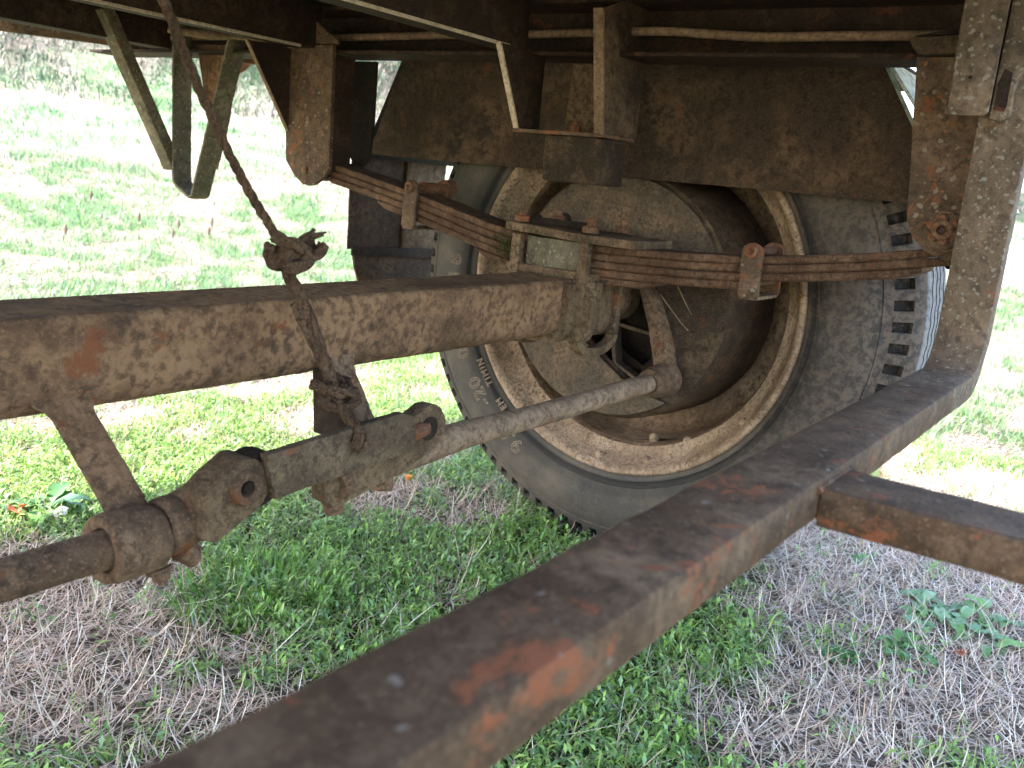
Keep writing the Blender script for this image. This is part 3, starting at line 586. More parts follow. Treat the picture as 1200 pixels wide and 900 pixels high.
def spring_clamp(y, top, bot, tilt):
    # front cheek with rounded top, bolt through a sleeve over the leaves, rear cheek
    def cheek(x0, x1, extra=0):
        poly = []
        for k in range(9):
            a = math.pi*k/8; poly.append((y+.0155*math.cos(a), top+.006+.013*math.sin(a)))
        poly += [(y-.0150-tilt, bot-.004), (y-.011-tilt, bot-.011), (y+.011-tilt, bot-.011), (y+.0150-tilt, bot-.004)]
        return prism(NB(), poly, 'x', x0, x1)
    part('spring_clamp', cheek(-.2455, -.2385), 'hanger', spring_parent, bevel=.0018, rough=(.007, .0006, 80))
    part('spring_clamp', cheek(-.1625, -.1565), 'bolt', spring_parent, bevel=.0015)
    bm = NB(); box(bm, -.2385, -.157, y-.013-tilt, y+.013-tilt, bot-.0105, bot-.0055); part('spring_clamp', bm, 'mud', spring_parent, bevel=.001, rough=(.006, .0012, 90))
    bm = NB(); lathe(bm, [(-.2455, .0001), (-.2525, .0055), (-.2520, .0090), (-.2455, .0100)], 20, y, top+.007); cyl(bm, (-.24, y, top+.007), (-.160, y, top+.007), .0060, 14)
    part('clamp_bolt', bm, 'bolt', spring_parent)
spring_clamp(.313, .1490, .0935, -.003)
spring_clamp(-.324, .1140, .0640, .002)
bm = NB(); cyl(bm, (-.215, .313, .156), (-.150, .313, .156), .010, 16); cyl(bm, (-.156, .313, .157), (-.135, .313, .157), .016, 18); part('clamp_sleeve', bm, 'bolt', spring_parent, rough=(.008, .0008, 70))
# --- spring mounting: top plate, nuts, U-bolts, seat
bm = NB(); prism(bm, [(-.268, .085), (-.268, -.060), (-.262, -.150), (-.135, -.150), (-.125, -.060), (-.125, .085)], 'z', .1020, .1150)
for v in bm.verts: v.co.z += .0060*(v.co.y/.08 if v.co.y > 0 else v.co.y/.5*.2) + (.0)
part('clamp_plate', bm, 'mud', bevel=.002, rough=(.010, .0010, 60))
for (nx, ny, st) in ((-.250, .064, .004), (-.250, -.064, .012), (-.145, .064, .010), (-.145, -.064, .012)):
    bm = NB(); hexbolt(bm, (nx, ny, .1155+(.0045 if ny > 0 else 0)), (0, 0, 1), .0135, .0125, False, st); part('nut', bm, 'bolt', bevel=.0006, rough=(.006, .0006, 90))
bm = NB(); cyl(bm, (-.242, .045, .1250), (-.215, -.045, .1240), .0075, 6); cyl(bm, (-.238, .052, .124), (-.235, .040, .124), .011, 12); part('locking_bar', bm, 'dark', bevel=.001)
for y in (.064, -.064):
    for x0, x1 in ((-.266, -.251), (-.152, -.137)):
        bm = NB(); pts = [(x0, .1025), (x1, .1025), (x1, -.050), (x0, -.050)]
        prism(bm, pts, 'y', y-.0085, y+.0085); part('u_bolt', bm, 'mud' if x0 < -.2 else 'hanger', bevel=.003, rough=(.010, .0010, 60))
    bm = NB(); rings = []
    for k in range(13):
        a = math.pi*k/12; cx, cz = -.2015, -.050; rr = .0570
        d = Vector((-math.cos(a), 0, -math.sin(a)*.42)); p = Vector((cx, y, cz))+d*rr; nrm = Vector((-math.cos(a), 0, -math.sin(a))).normalized()
        rings.append([p-nrm*.0075+Vector((0, -.0085, 0)), p+nrm*.0075+Vector((0, -.0085, 0)), p+nrm*.0075+Vector((0, .0085, 0)), p-nrm*.0075+Vector((0, .0085, 0))])
    loft(bm, rings); part('u_bolt', bm, 'mud', bevel=.002)
bm = NB(); prism(bm, [(-.048, .0445), (-.090, .0445), (-.088, -.020), (-.078, -.050), (-.060, -.058), (-.046, -.050)], 'x', -.2640, -.235); part('saddle_foot', bm, 'mud', bevel=.004, rough=(.009, .0014, 50))
bm = NB(); box(bm, -.2620, -.140, -.080, .082, .0445, .0560); part('spring_seat', bm, 'mud', bevel=.002, rough=(.010, .0012, 60))
bm = NB(); box(bm, -.2500, -.150, -.052, .052, .0400, .1010); part('spring_packer', bm, 'green', bevel=.002, rough=(.010, .0010, 60))
# moss on the spring beside the plate: many small clumps, uncountable
n = 1500; mx = rng.normal(-.238, .004, n); my = rng.normal(.100, .017, n); mz = np.array([ztop(v) for v in my])-.028+rng.normal(0, .014, n)
mo = leaves('moss', MT['leaf'], mx-.001, my, mz, rng.uniform(2.2, 4.1, n), rng.uniform(.002, .005, n), rng.uniform(.0008, .0018, n), rng.uniform(-.6, .9, n), tints(n, [(.10, .11, .035), (.13, .13, .05), (.07, .085, .03)], .3))
mo.parent = T; mo.matrix_parent_inverse = PINV[T.name]

# --- axle beam, flat on top and round beneath, pitted
def superloft(x0, x1, n, hy, zt, zb, seg=44, amp=.0007, endround=0, yc=0.0, shape=2.8):
    """flat top with small corners, straight sides, wide rounded underside"""
    prof = []; rt = .007; rb = min(hy, zb)*.62
    if shape <= 2.1: prof = [(hy*math.cos(2*math.pi*k/seg), zt*math.sin(2*math.pi*k/seg)) for k in range(seg)]
    else:
        for k in range(6): a = R(15*k+7.5*(k > 0)*0); prof.append((hy-rt+rt*math.cos(R(18*k)), zt-rt+rt*math.sin(R(18*k))))
        for k in range(1, 10): prof.append((hy-rt-(2*hy-2*rt)*k/10, zt-.0006))
        for k in range(6): prof.append((-hy+rt+rt*math.cos(R(90+18*k)), zt-rt+rt*math.sin(R(90+18*k))))
        for k in range(1, 5): prof.append((-hy, zt-rt-(zt-rt+zb-rb)*k/5))
        for k in range(10): prof.append((-hy+rb+rb*math.cos(R(180+10*k)), -zb+rb+rb*math.sin(R(180+10*k))))
        for k in range(1, 6): prof.append((-hy+rb+(2*hy-2*rb)*k/6, -zb))
        for k in range(10): prof.append((hy-rb+rb*math.cos(R(270+10*k)), -zb+rb+rb*math.sin(R(270+10*k))))
        for k in range(1, 5): prof.append((hy, -zb+rb+(zt-rt+zb-rb)*k/5))
    rings = []
    for k in range(n+1):
        x = x0+(x1-x0)*k/n; ring = []
        for y, z in prof:
            p = Vector((x, yc+y, z)); nn = .8*noise.noise(p*22)+.5*noise.noise(p*60)+.35*noise.noise(p*150)
            pit = noise.noise(p*38+Vector((9, 2, 4))); nn -= max(0, pit-.32)*2.2
            ring.append(p+Vector((0, y, z)).normalized()*nn*amp*(.5 if z > zt-.002 else 1))
        rings.append(ring)
    return loft(NB(), rings)
part('axle_beam', superloft(-1.62, -.262, 420, .050, .0435, .0465, 46), 'axle', angle=45)
part('axle_saddle', superloft(-.290, -.130, 60, .0600, .0400, .058, 40, .0014, yc=-.002), 'mud', angle=45)
part('hub', superloft(-.130, -.02, 30, .046, .045, .045, 30, .0015, shape=2.0), 'mud', angle=50)
# --- brackets under the axle
def bracket(x0, x1, ztop_, y_b, z_b, thick, shift, m='link'):
    rings = []; n = 14
    for k in range(n+1):
        t = k/n; y = -.046+(y_b+.046)*t; z = ztop_+(z_b-ztop_)*t; xa = x0+shift*t; xb_ = x1+shift*t; d = thick
        if t < .15: xa -= .010*(1-t/.15)**2; xb_ += .010*(1-t/.15)**2
        rings.append([(xa, y-d*.45, z-d*.45), (xb_, y-d*.45, z-d*.45), (xb_, y+d*.5, z+d*.45), (xa, y+d*.5, z+d*.45)])
    return loft(NB(), rings)
part('camshaft_bracket', bracket(-1.103, -1.063, -.026, -.118, -.108, .012, .014, 'axle'), 'axle', bevel=.0018, rough=(.008, .0010, 70))
part('camshaft_bracket', bracket(-.790, -.742, -.022, -.100, -.112, .012, .008), 'link', bevel=.0018, rough=(.008, .0010, 70))
bm = NB(); prism(bm, [(-.798, -.035), (-.792, -.035), (-.786, -.110), (-.792, -.110)], 'y', -.105, -.050); part('bracket_rib', bm, 'rail', bevel=.001)
# --- brake camshaft, left half with its sleeve, collar and knuckle
CY = -.142
part('brake_camshaft', tube(NB(), [(-1.95+.02*k, CY, -.1335+.0008*noise.noise(Vector((k*.4, 0, 0)))) for k in range(46)], .0165, 24, .05), 'link', angle=60)
bm = NB(); lathe(bm, [(-1.104, .0185), (-1.106, .022), (-1.105, .0285), (-1.098, .0300), (-1.062, .0290), (-1.057, .0270), (-1.056, .0185)], 40, CY, -.1335, closed=True); part('camshaft_sleeve', bm, 'link', rough=(.007, .0012, 60))
bm = NB(); lathe(bm, [(-1.0545, .015), (-1.0545, .0235), (-1.051, .0260), (-1.044, .0262), (-1.034, .0250), (-1.028, .0245), (-1.022, .022), (-1.022, .015)], 40, CY, -.1280, closed=True); part('collar', bm, 'link', rough=(.007, .0012, 60))
bm = NB(); hexbolt(bm, (-1.060, CY-.012, -.1600), (.1, -.35, -.9), .0085, .010, True, .003); part('bolt', bm, 'link', bevel=.0008)
bm = NB(); tube(bm, [(-1.035, CY-.004, -.152), (-1.02, CY, -.163), (-1.01, CY+.005, -.158)], [.009, .011, .006], 12); part('grease_lump', bm, 'link', rough=(.006, .002, 60))
# knuckle: round neck widening to a flat eye
rings = []
for k in range(15):
    t = k/14; x = -1.036+.044*t; h = .024+.006*t; d = .024-.008*t; c = -.1250+.018*t
    rings.append([(x, CY-.010*t+math.cos(a)*d, c+math.sin(a)*h) for a in [2*math.pi*j/28 for j in range(28)]])
part('knuckle_neck', loft(NB(), rings), 'link', rough=(.008, .0015, 55))
KX = -.034
bm = NB(); poly = []
for k in range(11): a = -math.pi*.42+math.pi*.95*k/10; poly.append((-.9540+KX+.0275*math.cos(a), -.0975+.0275*math.sin(a)))
poly += [(-.980+KX, -.0830), (-.998+KX, -.0960), (-1.000+KX, -.134), (-.982+KX, -.1410)]
prism(bm, poly, 'y', -.176, -.1400); part('knuckle_eye', bm, 'mud', bevel=.004, rough=(.007, .0012, 65))
bm = NB(); lathe(bm, [(0, .0068), (.004, .0080), (.006, .0145), (.0015, .0165), (-.006, .0165), (-.006, .0068)], 26, closed=True)
bmesh.ops.rotate(bm, cent=(0, 0, 0), matrix=Matrix.Rotation(R(-90), 3, 'Z'), verts=bm.verts); bmesh.ops.translate(bm, vec=(-.9560+KX, -.1770, -.0960), verts=bm.verts)
part('eye_bush_or_hole', bm, 'link', rough=(.005, .0010, 80))
bm = NB(); cyl(bm, (-.9560+KX, -.1785, -.0960), (-.9560+KX, -.160, -.0960), .0068, 12); hexbolt(bm, (-.9560+KX, -.176, -.0950), (0, -1, 0), .0055, .006, False); part('pin', bm, 'dark')
bm = NB(); disc = [(-.9340+KX+.0262*math.cos(2*math.pi*k/28), -.0950+.0262*math.sin(2*math.pi*k/28)) for k in range(28)]
prism(bm, disc, 'y', -.172, -.146); part('bush_flange', bm, 'dark', bevel=.003)
# link bar
def linkbar(pts, y0, y1): return prism(NB(), pts, 'y', y0, y1)
part('link_bar', linkbar([(-.9740, -.0670), (-.7960, -.0565), (-.7740, -.0640), (-.7700, -.0960), (-.7760, -.1020), (-.9620, -.1120)], -.1850, -.1740), 'beam', bevel=.0025, rough=(.009, .0007, 50))
# eye plate beneath and beyond it, with a round eye at the wheel end
poly = []
for k in range(15): a = -math.pi*.40+math.pi*1.05*k/14; poly.append((-.7350+.0275*math.cos(a), -.0870+.0275*math.sin(a)))
poly += [(-.790, -.080), (-.830, -.090), (-.883, -.108), (-.892, -.114), (-.889, -.136), (-.873, -.146), (-.830, -.139), (-.775, -.1280), (-.740, -.1180)]
part('eye_plate', linkbar(poly, -.1730, -.1530), 'mud', bevel=.003, rough=(.008, .0009, 60))
bm = NB(); disc_x(bm, -.0015, .0010, 0, 0, .0135, 24)
bmesh.ops.rotate(bm, cent=(0, 0, 0), matrix=Matrix.Rotation(R(90), 3, 'Z'), verts=bm.verts); bmesh.ops.translate(bm, vec=(-.7370, -.1728, -.0860), verts=bm.verts); part('eye_bush_or_hole', bm, 'dark')  # dark disc painted in for the shaded hole of the eye
bm = NB(); cyl(bm, (-.7760, -.1770, -.0860), (-.7400, -.1680, -.0865), .0095, 18); part('pin', bm, 'bolt', rough=(.006, .0006, 80))
bm = NB(); tube(bm, [(-.866, -.160, -.143), (-.864, -.161, -.156)], [.012, .010], 10); part('eye_plate_lug', bm, 'link', bevel=.002, rough=(.006, .0014, 60))
bm = NB(); tube(bm, [(-.790, -.150, -.125), (-.785, -.152, -.143), (-.775, -.154, -.149)], [.016, .014, .007], 10); part('eye_plate_lug', bm, 'link', rough=(.006, .0014, 60))
bm = NB(); tube(bm, [(-.868, -.177, -.108), (-.862, -.179, -.124), (-.868, -.175, -.136)], [.007, .008, .005], 8); part('welding_bead', bm, 'link', rough=(.005, .0010, 80))
# shaft running to the drum
sh = []
for k in range(60): t = k/59; sh.append((-.765+.630*t, -.145+.009*min(1, t*4), -.1230+.0010*math.sin(t*9)))
part('brake_camshaft', tube(NB(), sh, [.0200-.004*min(1, k/22) for k in range(60)], 26, .04), 'pale_rod', angle=60)
bm = NB(); lathe(bm, [(-.135, .0155), (-.135, .0185), (-.130, .0235), (-.112, .0270), (-.085, .0280), (-.066, .0300), (-.066, .0155)], 36, -.137, -.1225, closed=True); part('camshaft_boss', bm, 'link', rough=(.007, .0010, 60))
# --- brake backplate: round plate with an opening, ribs and drum
def holed(name, outer, holes, x0, th, m, parent=None, **kw):
    cu = bpy.data.curves.new('tmp', 'CURVE'); cu.dimensions = '2D'; cu.fill_mode = 'BOTH'; cu.extrude = th/2
    for ring in [outer]+holes:
        s = cu.splines.new('POLY'); s.points.add(len(ring)-1); s.use_cyclic_u = True
        for p, (a, b) in zip(s.points, ring): p.co = (a, b, 0, 1)
    ob = bpy.data.objects.new('tmp', cu); COL.objects.link(ob); dg = bpy.context.evaluated_depsgraph_get(); me = bpy.data.meshes.new_from_object(ob.evaluated_get(dg))
    bpy.data.objects.remove(ob); bpy.data.curves.remove(cu)
    bm = NB(); bm.from_mesh(me); bpy.data.meshes.remove(me)
    for v in bm.verts: v.co = Vector((x0+th/2+v.co.z, v.co.x, v.co.y))
    bmesh.ops.remove_doubles(bm, verts=bm.verts, dist=1e-6)
    return part(name, bm, m, parent, **kw)
circ = lambda r, n=96, cy=0, cz=0: [(cy+r*math.cos(2*math.pi*k/n), cz+r*math.sin(2*math.pi*k/n)) for k in range(n)]
hole = [(.050, .012), (.060, -.074), (-.044, -.142), (-.075, -.150), (-.100, -.128), (-.100, -.070), (-.088, -.015), (-.073, .024), (-.02, .035)]
holed('brake_backplate', circ(.2185), [hole], -.034, .006, 'drum', bevel=.0008, rough=(.022, .0007, 22))
bm = NB(); lathe(bm, [(-.034, .2185), (-.030, .2215), (-.020, .2260), (.060, .2330), (.135, .2360), (.135, .222), (-.015, .219), (-.027, .215)], 120, closed=True); part('brake_drum', bm, 'skirt')
# lower dust shield half, bluish grey and muddy
def arcpts(r, a0, a1, n): return [(r*math.cos(R(a0+(a1-a0)*k/n)), r*math.sin(R(a0+(a1-a0)*k/n))) for k in range(n+1)]
poly = arcpts(.2150, -4, -128, 40)+[(-.060, -.158), (-.045, -.146), (.062, -.078), (.075, -.012)]
part('dust_shield', prism(NB(), poly, 'x', -.0480, -.0405), 'plate', bevel=.001, rough=(.012, .0010, 40), angle=50)
poly = arcpts(.2120, -38-90, -180, 16); 
poly = arcpts(.1900, 128, 52, 30)+[(.09, .062), (-.09, .062)]
poly = arcpts(.2110, 28, 160, 44)+[(-.105, .036), (.105, .040)]
part('dust_shield', prism(NB(), poly, 'x', -.0460, -.0385), 'plate', bevel=.001, rough=(.014, .0010, 34), angle=50)
# inside the opening: dark drum face, shoe web, star ribs
bm = NB(); disc_x(bm, .060, .066, 0, 0, .2180, 64); part('drum_face', bm, 'dark')
bm = NB(); prism(bm, [(.050, -.03), (.02, -.125), (-.06, -.165), (-.11, -.11), (-.085, -.09), (-.05, -.125), (.02, -.09)], 'x', .012, .020); part('brake_shoe', bm, 'dark', bevel=.001)
for (a, b, wd) in (((.000, -.050), (-.086, -.058), .006), ((.000, -.050), (-.014, -.122), .007), ((.000, -.050), (.030, .02), .008), ((-.014, -.122), (-.070, -.148), .006)):
    bm = NB(); d = (Vector(b)-Vector(a)).normalized(); nn = Vector((-d.y, d.x))*wd*.5; A = Vector(a); B = Vector(b)
    prism(bm, [tuple(A-nn), tuple(B-nn), tuple(B+nn), tuple(A+nn)], 'x', -.030, -.004); part('spider_rib', bm, 'plate', bevel=.001, rough=(.008, .0008, 50))
# curved lever web from the axle down to the camshaft
L0 = smooth_pts([(0, -.072, .030), (0, -.088, .008), (0, -.104, -.030), (0, -.118, -.065), (0, -.126, -.105), (0, -.128, -.135)], 6)
wds = [.010+.012*k/len(L0) for k in range(len(L0))]
left = [(p.y+w_*.5, p.z) for p, w_ in zip(L0, wds)]; rt = [(p.y-w_*.9, p.z-.003) for p, w_ in zip(L0, wds)]
part('brake_lever', prism(NB(), left+rt[::-1], 'x', -.078, -.040), 'link', bevel=.002, rough=(.009, .0010, 55))
bm = NB(); tube(bm, smooth_pts([(-.075, -.110, .020), (-.07, -.150, -.02), (-.055, -.160, -.035)], 5), .0012, 6); tube(bm, smooth_pts([(-.075, -.125, .06), (-.060, -.150, .012), (-.045, -.158, -.008)], 5), .0009, 6); part('wire', bm, 'hose')
# small spring and bolt by the cut-out at the top of the plate
bm = NB(); cyl(bm, (-.05, .112, .122), (-.040, .112, .122), .013, 18); part('plate_hole_plug', bm, 'dark'); bm = NB(); cyl(bm, (-.058, .108, .117), (-.045, .108, .117), .006, 12); part('bolt', bm, 'plate')

# --- wheel
W = bpy.data.objects.new('wheel', None); COL.objects.link(W); W.parent = T; W.matrix_parent_inverse = PINV[T.name]; PINV['wheel'] = Matrix()
rp = [(.012, .3385), (-.001, .3370), (-.004, .3335), (-.003, .3285), (.004, .3225), (.018, .3180), (.034, .3100), (.044, .3000), (.050, .2905), (.060, .2870), (.100, .2840), (.140, .2800), (.165, .2690), (.178, .2500), (.186, .2200), (.188, .150), (.170, .100), (.168, .060)]
bm = NB()
rings = []
prof = []
for (a, b) in zip(rp, rp[1:]):
    nn = max(1, int(math.hypot(b[0]-a[0], b[1]-a[1])/.006))
    for k in range(nn): t = k/nn; prof.append((a[0]+(b[0]-a[0])*t, a[1]+(b[1]-a[1])*t))
prof.append(rp[-1]); cut = next(i for i, p in enumerate(prof) if p[0] > .048)
def rim_piece(pf, nm, m):
    bm = NB(); lathe(bm, pf, 240)
    for v in bm.verts:
        r = math.hypot(v.co.y, v.co.z); q = v.co; v.co += Vector((-.6, q.y/r*.5, q.z/r*.5))*(noise.noise(q*30)*.0012+noise.noise(q*90)*.0007)
    return part(nm, bm, m, W, angle=60)
rim_piece(prof[:cut+1], 'rim', 'rim'); rim_piece(prof[cut:], 'rim_barrel', 'barrel')
for (ry, rz, rx) in ((.020, -.316, .020), (-.075, -.304, .030), (-.140, -.255, .055), (.160, -.266, .03), (-.06, -.272, .08), (-.25, -.19, .03)):
    r = math.hypot(ry, rz); u = Vector((0, ry/r, rz/r)); c = Vector((rx, ry, rz))
    bm = NB(); tube(bm, [c+u*.012, c-u*.002, c-u*.006, c-u*.0085], [.0085, .0085, .0065, .002], 12); part('rivet', bm, 'rim', W, angle=60)
bm = NB(); arc = []
for k in range(16):
    a = R(-97-17*k/15); e = .0035*math.sin(math.pi*k/15)+.0004; arc.append((a, e))
V1 = [bm.verts.new((.078-e, .2838*math.cos(a), .2838*math.sin(a))) for a, e in arc]; V2 = [bm.verts.new((.078+e, .2834*math.cos(a), .2834*math.sin(a))) for a, e in arc]
for k in range(15): bm.faces.new((V1[k], V1[k+1], V2[k+1], V2[k]))
bmesh.ops.solidify(bm, geom=bm.faces[:], thickness=.0022); part('rim_slot', bm, 'dark', W)
# tyre as a grid: profile rows x angular columns, shoulder notches and wavy tread grooves are real
def tyre():
    half = [(.010, .3330, 0), (-.001, .3395, 0), (-.005, .3440, 0), (-.0065, .3480, 0), (-.0035, .3500, 0), (-.0035, .3520, 0), (-.0080, .3545, 0), (-.0100, .3580, 0), (-.0085, .3600, 0), (-.0115, .3640, 0), (-.0128, .3720, 0), (-.0135, .3850, 0), (-.0128, .4000, 0), (-.0100, .4150, 0),
            (-.0045, .4320, 0), (.0035, .4450, 0), (.0090, .4518, 0), (.0078, .4535, 0), (.0120, .4552, 0), (.0150, .4600, 0), (.0185, .4665, 0), (.0192, .4678, 1), (.0240, .4745, 1), (.0300, .4830, 1), (.0375, .4915, 1), (.0385, .4925, 0), (.0440, .4970, 0), (.0520, .5020, 0), (.0600, .5050, 0), (.0680, .5065, 0)]
    rows = [(x, r, nt, 0, 0) for x, r, nt in half]
    for gx in (.090, .118, .142, .170):
        rows += [(gx-.0052, .5075, 0, 1, 0), (gx-.0022, .5075, 0, 1, 1), (gx-.0015, .5075, 0, 1, 2), (gx+.0015, .5075, 0, 1, 2), (gx+.0022, .5075, 0, 1, 1), (gx+.0052, .5075, 0, 1, 0)]
    rows += [(.260-x, r, nt, 0, 0) for x, r, nt in half[::-1]]
    lug = 88; fr = [0, .15, .25, .28, .50, .72, .75, .87]; nc = lug*len(fr); V = np.zeros((len(rows), nc, 3)); lit_tread = np.zeros((len(rows), nc)); clean_and_shade = np.zeros((len(rows), nc))
    for i, (x, r, nt, gr, deep) in enumerate(rows):
        for j in range(nc):
            L_, f = divmod(j, len(fr)); th = 2*math.pi*(L_+fr[f])/lug; rr = r; xx = x
            if nt and f in (3, 4, 5): rr -= .010; xx += .014 if x < .13 else -.014; clean_and_shade[i, j] = 1  # notch floor blackened: recess shade put into the colour
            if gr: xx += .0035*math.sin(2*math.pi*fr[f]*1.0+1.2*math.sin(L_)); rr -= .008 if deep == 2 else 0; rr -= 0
            if gr and deep: clean_and_shade[i, j] = 1  # groove shade put into the colour too
            if .3455 < r < .3600 and x < .13: clean_and_shade[i, j] = .7
            elif .3600 <= r < .375 and x < .13: clean_and_shade[i, j] = .35
            wv = noise.noise(Vector((math.cos(th)*4, math.sin(th)*4, x*8)))*.0010
            rr += wv
            V[i, j] = (xx, rr*math.cos(th), rr*math.sin(th)); lit_tread[i, j] = 1.0 if (.062 < x < .198 and deep != 2) else 0
    # resting on the ground: slight flattening and bulge
    z = V[..., 2]; pr_ = np.clip((-.470-z)/.04, 0, 1); V[..., 2] = np.where(z < -.496, -.496, z); V[..., 0] += np.where(V[..., 0] < .13, -1, 1)*pr_*.006
    idx = np.arange(len(rows)*nc).reshape(len(rows), nc); nx = np.roll(idx, -1, 1)
    F = np.stack([idx[:-1], nx[:-1], nx[1:], idx[1:]], -1).reshape(-1, 4)
    me = bpy.data.meshes.new('tyre'); me.from_pydata(V.reshape(-1, 3).tolist(), [], F.tolist())
    at = me.attributes.new('lit_tread', 'FLOAT', 'POINT'); at.data.foreach_set('value', lit_tread.ravel().astype(np.float32))
    at = me.attributes.new('clean_and_shade', 'FLOAT', 'POINT'); at.data.foreach_set('value', clean_and_shade.ravel().astype(np.float32))
    for p in me.polygons: p.use_smooth = True
    me.set_sharp_from_angle(angle=R(38))
    bm = bmesh.new(); bm.from_mesh(me); bmesh.ops.recalc_face_normals(bm, faces=bm.faces); bm.to_mesh(me); bm.free()
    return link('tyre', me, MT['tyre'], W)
ty = tyre()
def lettering(txt, a_c, r0, size, spacing=1.0, th=.0011):
    cu = bpy.data.curves.new('t', 'FONT'); cu.body = txt; cu.size = size; cu.align_x = 'CENTER'; cu.fill_mode = 'NONE'; cu.bevel_depth = th; cu.bevel_resolution = 0; cu.resolution_u = 4; cu.space_character = spacing
    ob = bpy.data.objects.new('t', cu); COL.objects.link(ob); dg = bpy.context.evaluated_depsgraph_get(); me = bpy.data.meshes.new_from_object(ob.evaluated_get(dg)); bpy.data.objects.remove(ob)
    for v in me.vertices:
        u, q, w_ = v.co; a = R(a_c)+u/r0; r = r0+q*1.0
        xs = np.interp(r, [.345, .358, .364, .372, .385, .400, .415, .432], [-.0065, -.010, -.0115, -.0128, -.0135, -.0128, -.010, -.0045])
        v.co = (xs-w_-.0002, r*math.cos(a), r*math.sin(a))
    me.materials.clear()
    return link('raised_lettering', me, MT['letter'], W)
lettering('9.00', -55.5, .3710, .043, 1.12); lettering('-20', -39.5, .3710, .043, 1.12); lettering('0', -26.6, .3710, .043); lettering('8', -3.2, .3710, .043); lettering('8', 2.4, .3710, .043)
lettering('TIMIN', -35, .3480, .018, 1.3, .0009); lettering('EM', -47, .3480, .018, 1.3, .0009)

# --- mudguard over the wheel
part('mudguard_skirt', prism(NB(), [(.605, .2075), (.575, .250), (.515, .4030), (-.405, .4030), (-.432, .365), (-.505, .250), (-.56, .2065)], 'x', -.0640, -.0610), 'skirt', rough=(.03, .0012, 9), angle=60)
bm = NB(); prism(bm, [(.53, .4045), (-.417, .4045), (-.417, .4075), (.53, .4075)], 'x', -.0655, .330); part('mudguard_top', bm, 'skirt')
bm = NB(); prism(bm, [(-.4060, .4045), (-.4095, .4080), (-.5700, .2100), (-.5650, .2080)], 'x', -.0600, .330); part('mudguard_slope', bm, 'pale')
bm = NB(); prism(bm, [(-.4030, .4055), (-.4070, .4075), (-.5060, .252), (-.5020, .2500)], 'x', -.0670, -.0600); part('mudguard_rim', bm, 'teal')
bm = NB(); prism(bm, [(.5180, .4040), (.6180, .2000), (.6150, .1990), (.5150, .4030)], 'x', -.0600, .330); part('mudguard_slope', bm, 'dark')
bm = NB(); box(bm, -.0660, .2350, .6400, .6440, .0050, .2300); part('mudguard_end', bm, 'skirt', bevel=.001, rough=(.03, .002, 14))
bm = NB(); box(bm, .1020, .2360, .6330, .6390, -.0800, .2200); part('mud_layer', bm, 'mud', bevel=.002, rough=(.010, .0030, 45))
bm = NB(); prism(bm, [(-.060, .006), (.236, -.010), (.236, -.12), (.03, -.115), (-.010, -.10), (-.035, -.07)], 'y', .6300, .6350); part('mud_flap', bm, 'skirt', bevel=.001, rough=(.03, .003, 12))
bm = NB(); prism(bm, [(-.066, .012), (.236, .004), (.236, -.020), (-.066, -.006)], 'y', .6240, .6300); part('flap_strip', bm, 'rail', bevel=.001)

# --- strap bracket at the far left, and its stay
def strapYZ(path, x0, x1, th):
    P_ = [Vector((0, a, b)) for a, b in path]; rings = []
    for i, p in enumerate(P_):
        d = (P_[min(i+1, len(P_)-1)]-P_[max(i-1, 0)]).normalized(); nn = Vector((0, -d.z, d.y))*th*.5
        rings.append([p-nn+Vector((x0, 0, 0)), p-nn+Vector((x1, 0, 0)), p+nn+Vector((x1, 0, 0)), p+nn+Vector((x0, 0, 0))])
    return loft(NB(), rings)
part('strap_bracket', strapYZ([(.992, .462), (.990, .30), (.988, .125), (.985, .112), (.976, .104), (.940, .086), (.930, .083), (.922, .088), (.880, .21), (.815, .392), (.800, .43)], -.255, -.210, .006), 'green', bevel=.001, rough=(.015, .0006, 40))
bm = NB(); A = Vector((-.400, 1.0, .440)); B = Vector((-.238, 1.0, .140)); d = (B-A).normalized(); nn = Vector((d.z, 0, -d.x))*.0125
prism(bm, [((A-nn).x, (A-nn).z), ((B-nn).x, (B-nn).z), ((B+nn).x, (B+nn).z), ((A+nn).x, (A+nn).z)], 'y', .993, 1.030); part('bracket_stay', bm, 'green', bevel=.0015, rough=(.015, .0006, 40))
bm = NB(); prism(bm, [(.978, .400), (.845, .400), (.868, .25), (.905, .145), (.925, .20)], 'x', -.205, -.201); part('bracket_gusset', bm, 'axle', rough=(.015, .0008, 40))
# rusty half-round plate hanging behind it
poly = [(-.085, .415), (.075, .425)]+[(-.005+.078*math.cos(R(a)), .425+.062*math.sin(R(a))) for a in range(-5, -180, -14)]
part('rusty_half_round_plate', prism(NB(), poly, 'y', 1.135, 1.140), 'lamp', bevel=.001, rough=(.015, .0015, 30))
bm = NB()
for k in range(26):
    a = random.uniform(0, 6.28); c = Vector((-.155+random.uniform(-.05, .05), 1.14+random.uniform(-.03, .03), .418+random.uniform(-.010, .010)))
    tube(bm, smooth_pts([c, c+Vector((.02*math.cos(a), .01, .010*math.sin(a*2))), c+Vector((.03*math.cos(a+1), 0, -.010))], 4), random.uniform(.001, .0035), 6)
part('wire_bundle', bm, 'hose')

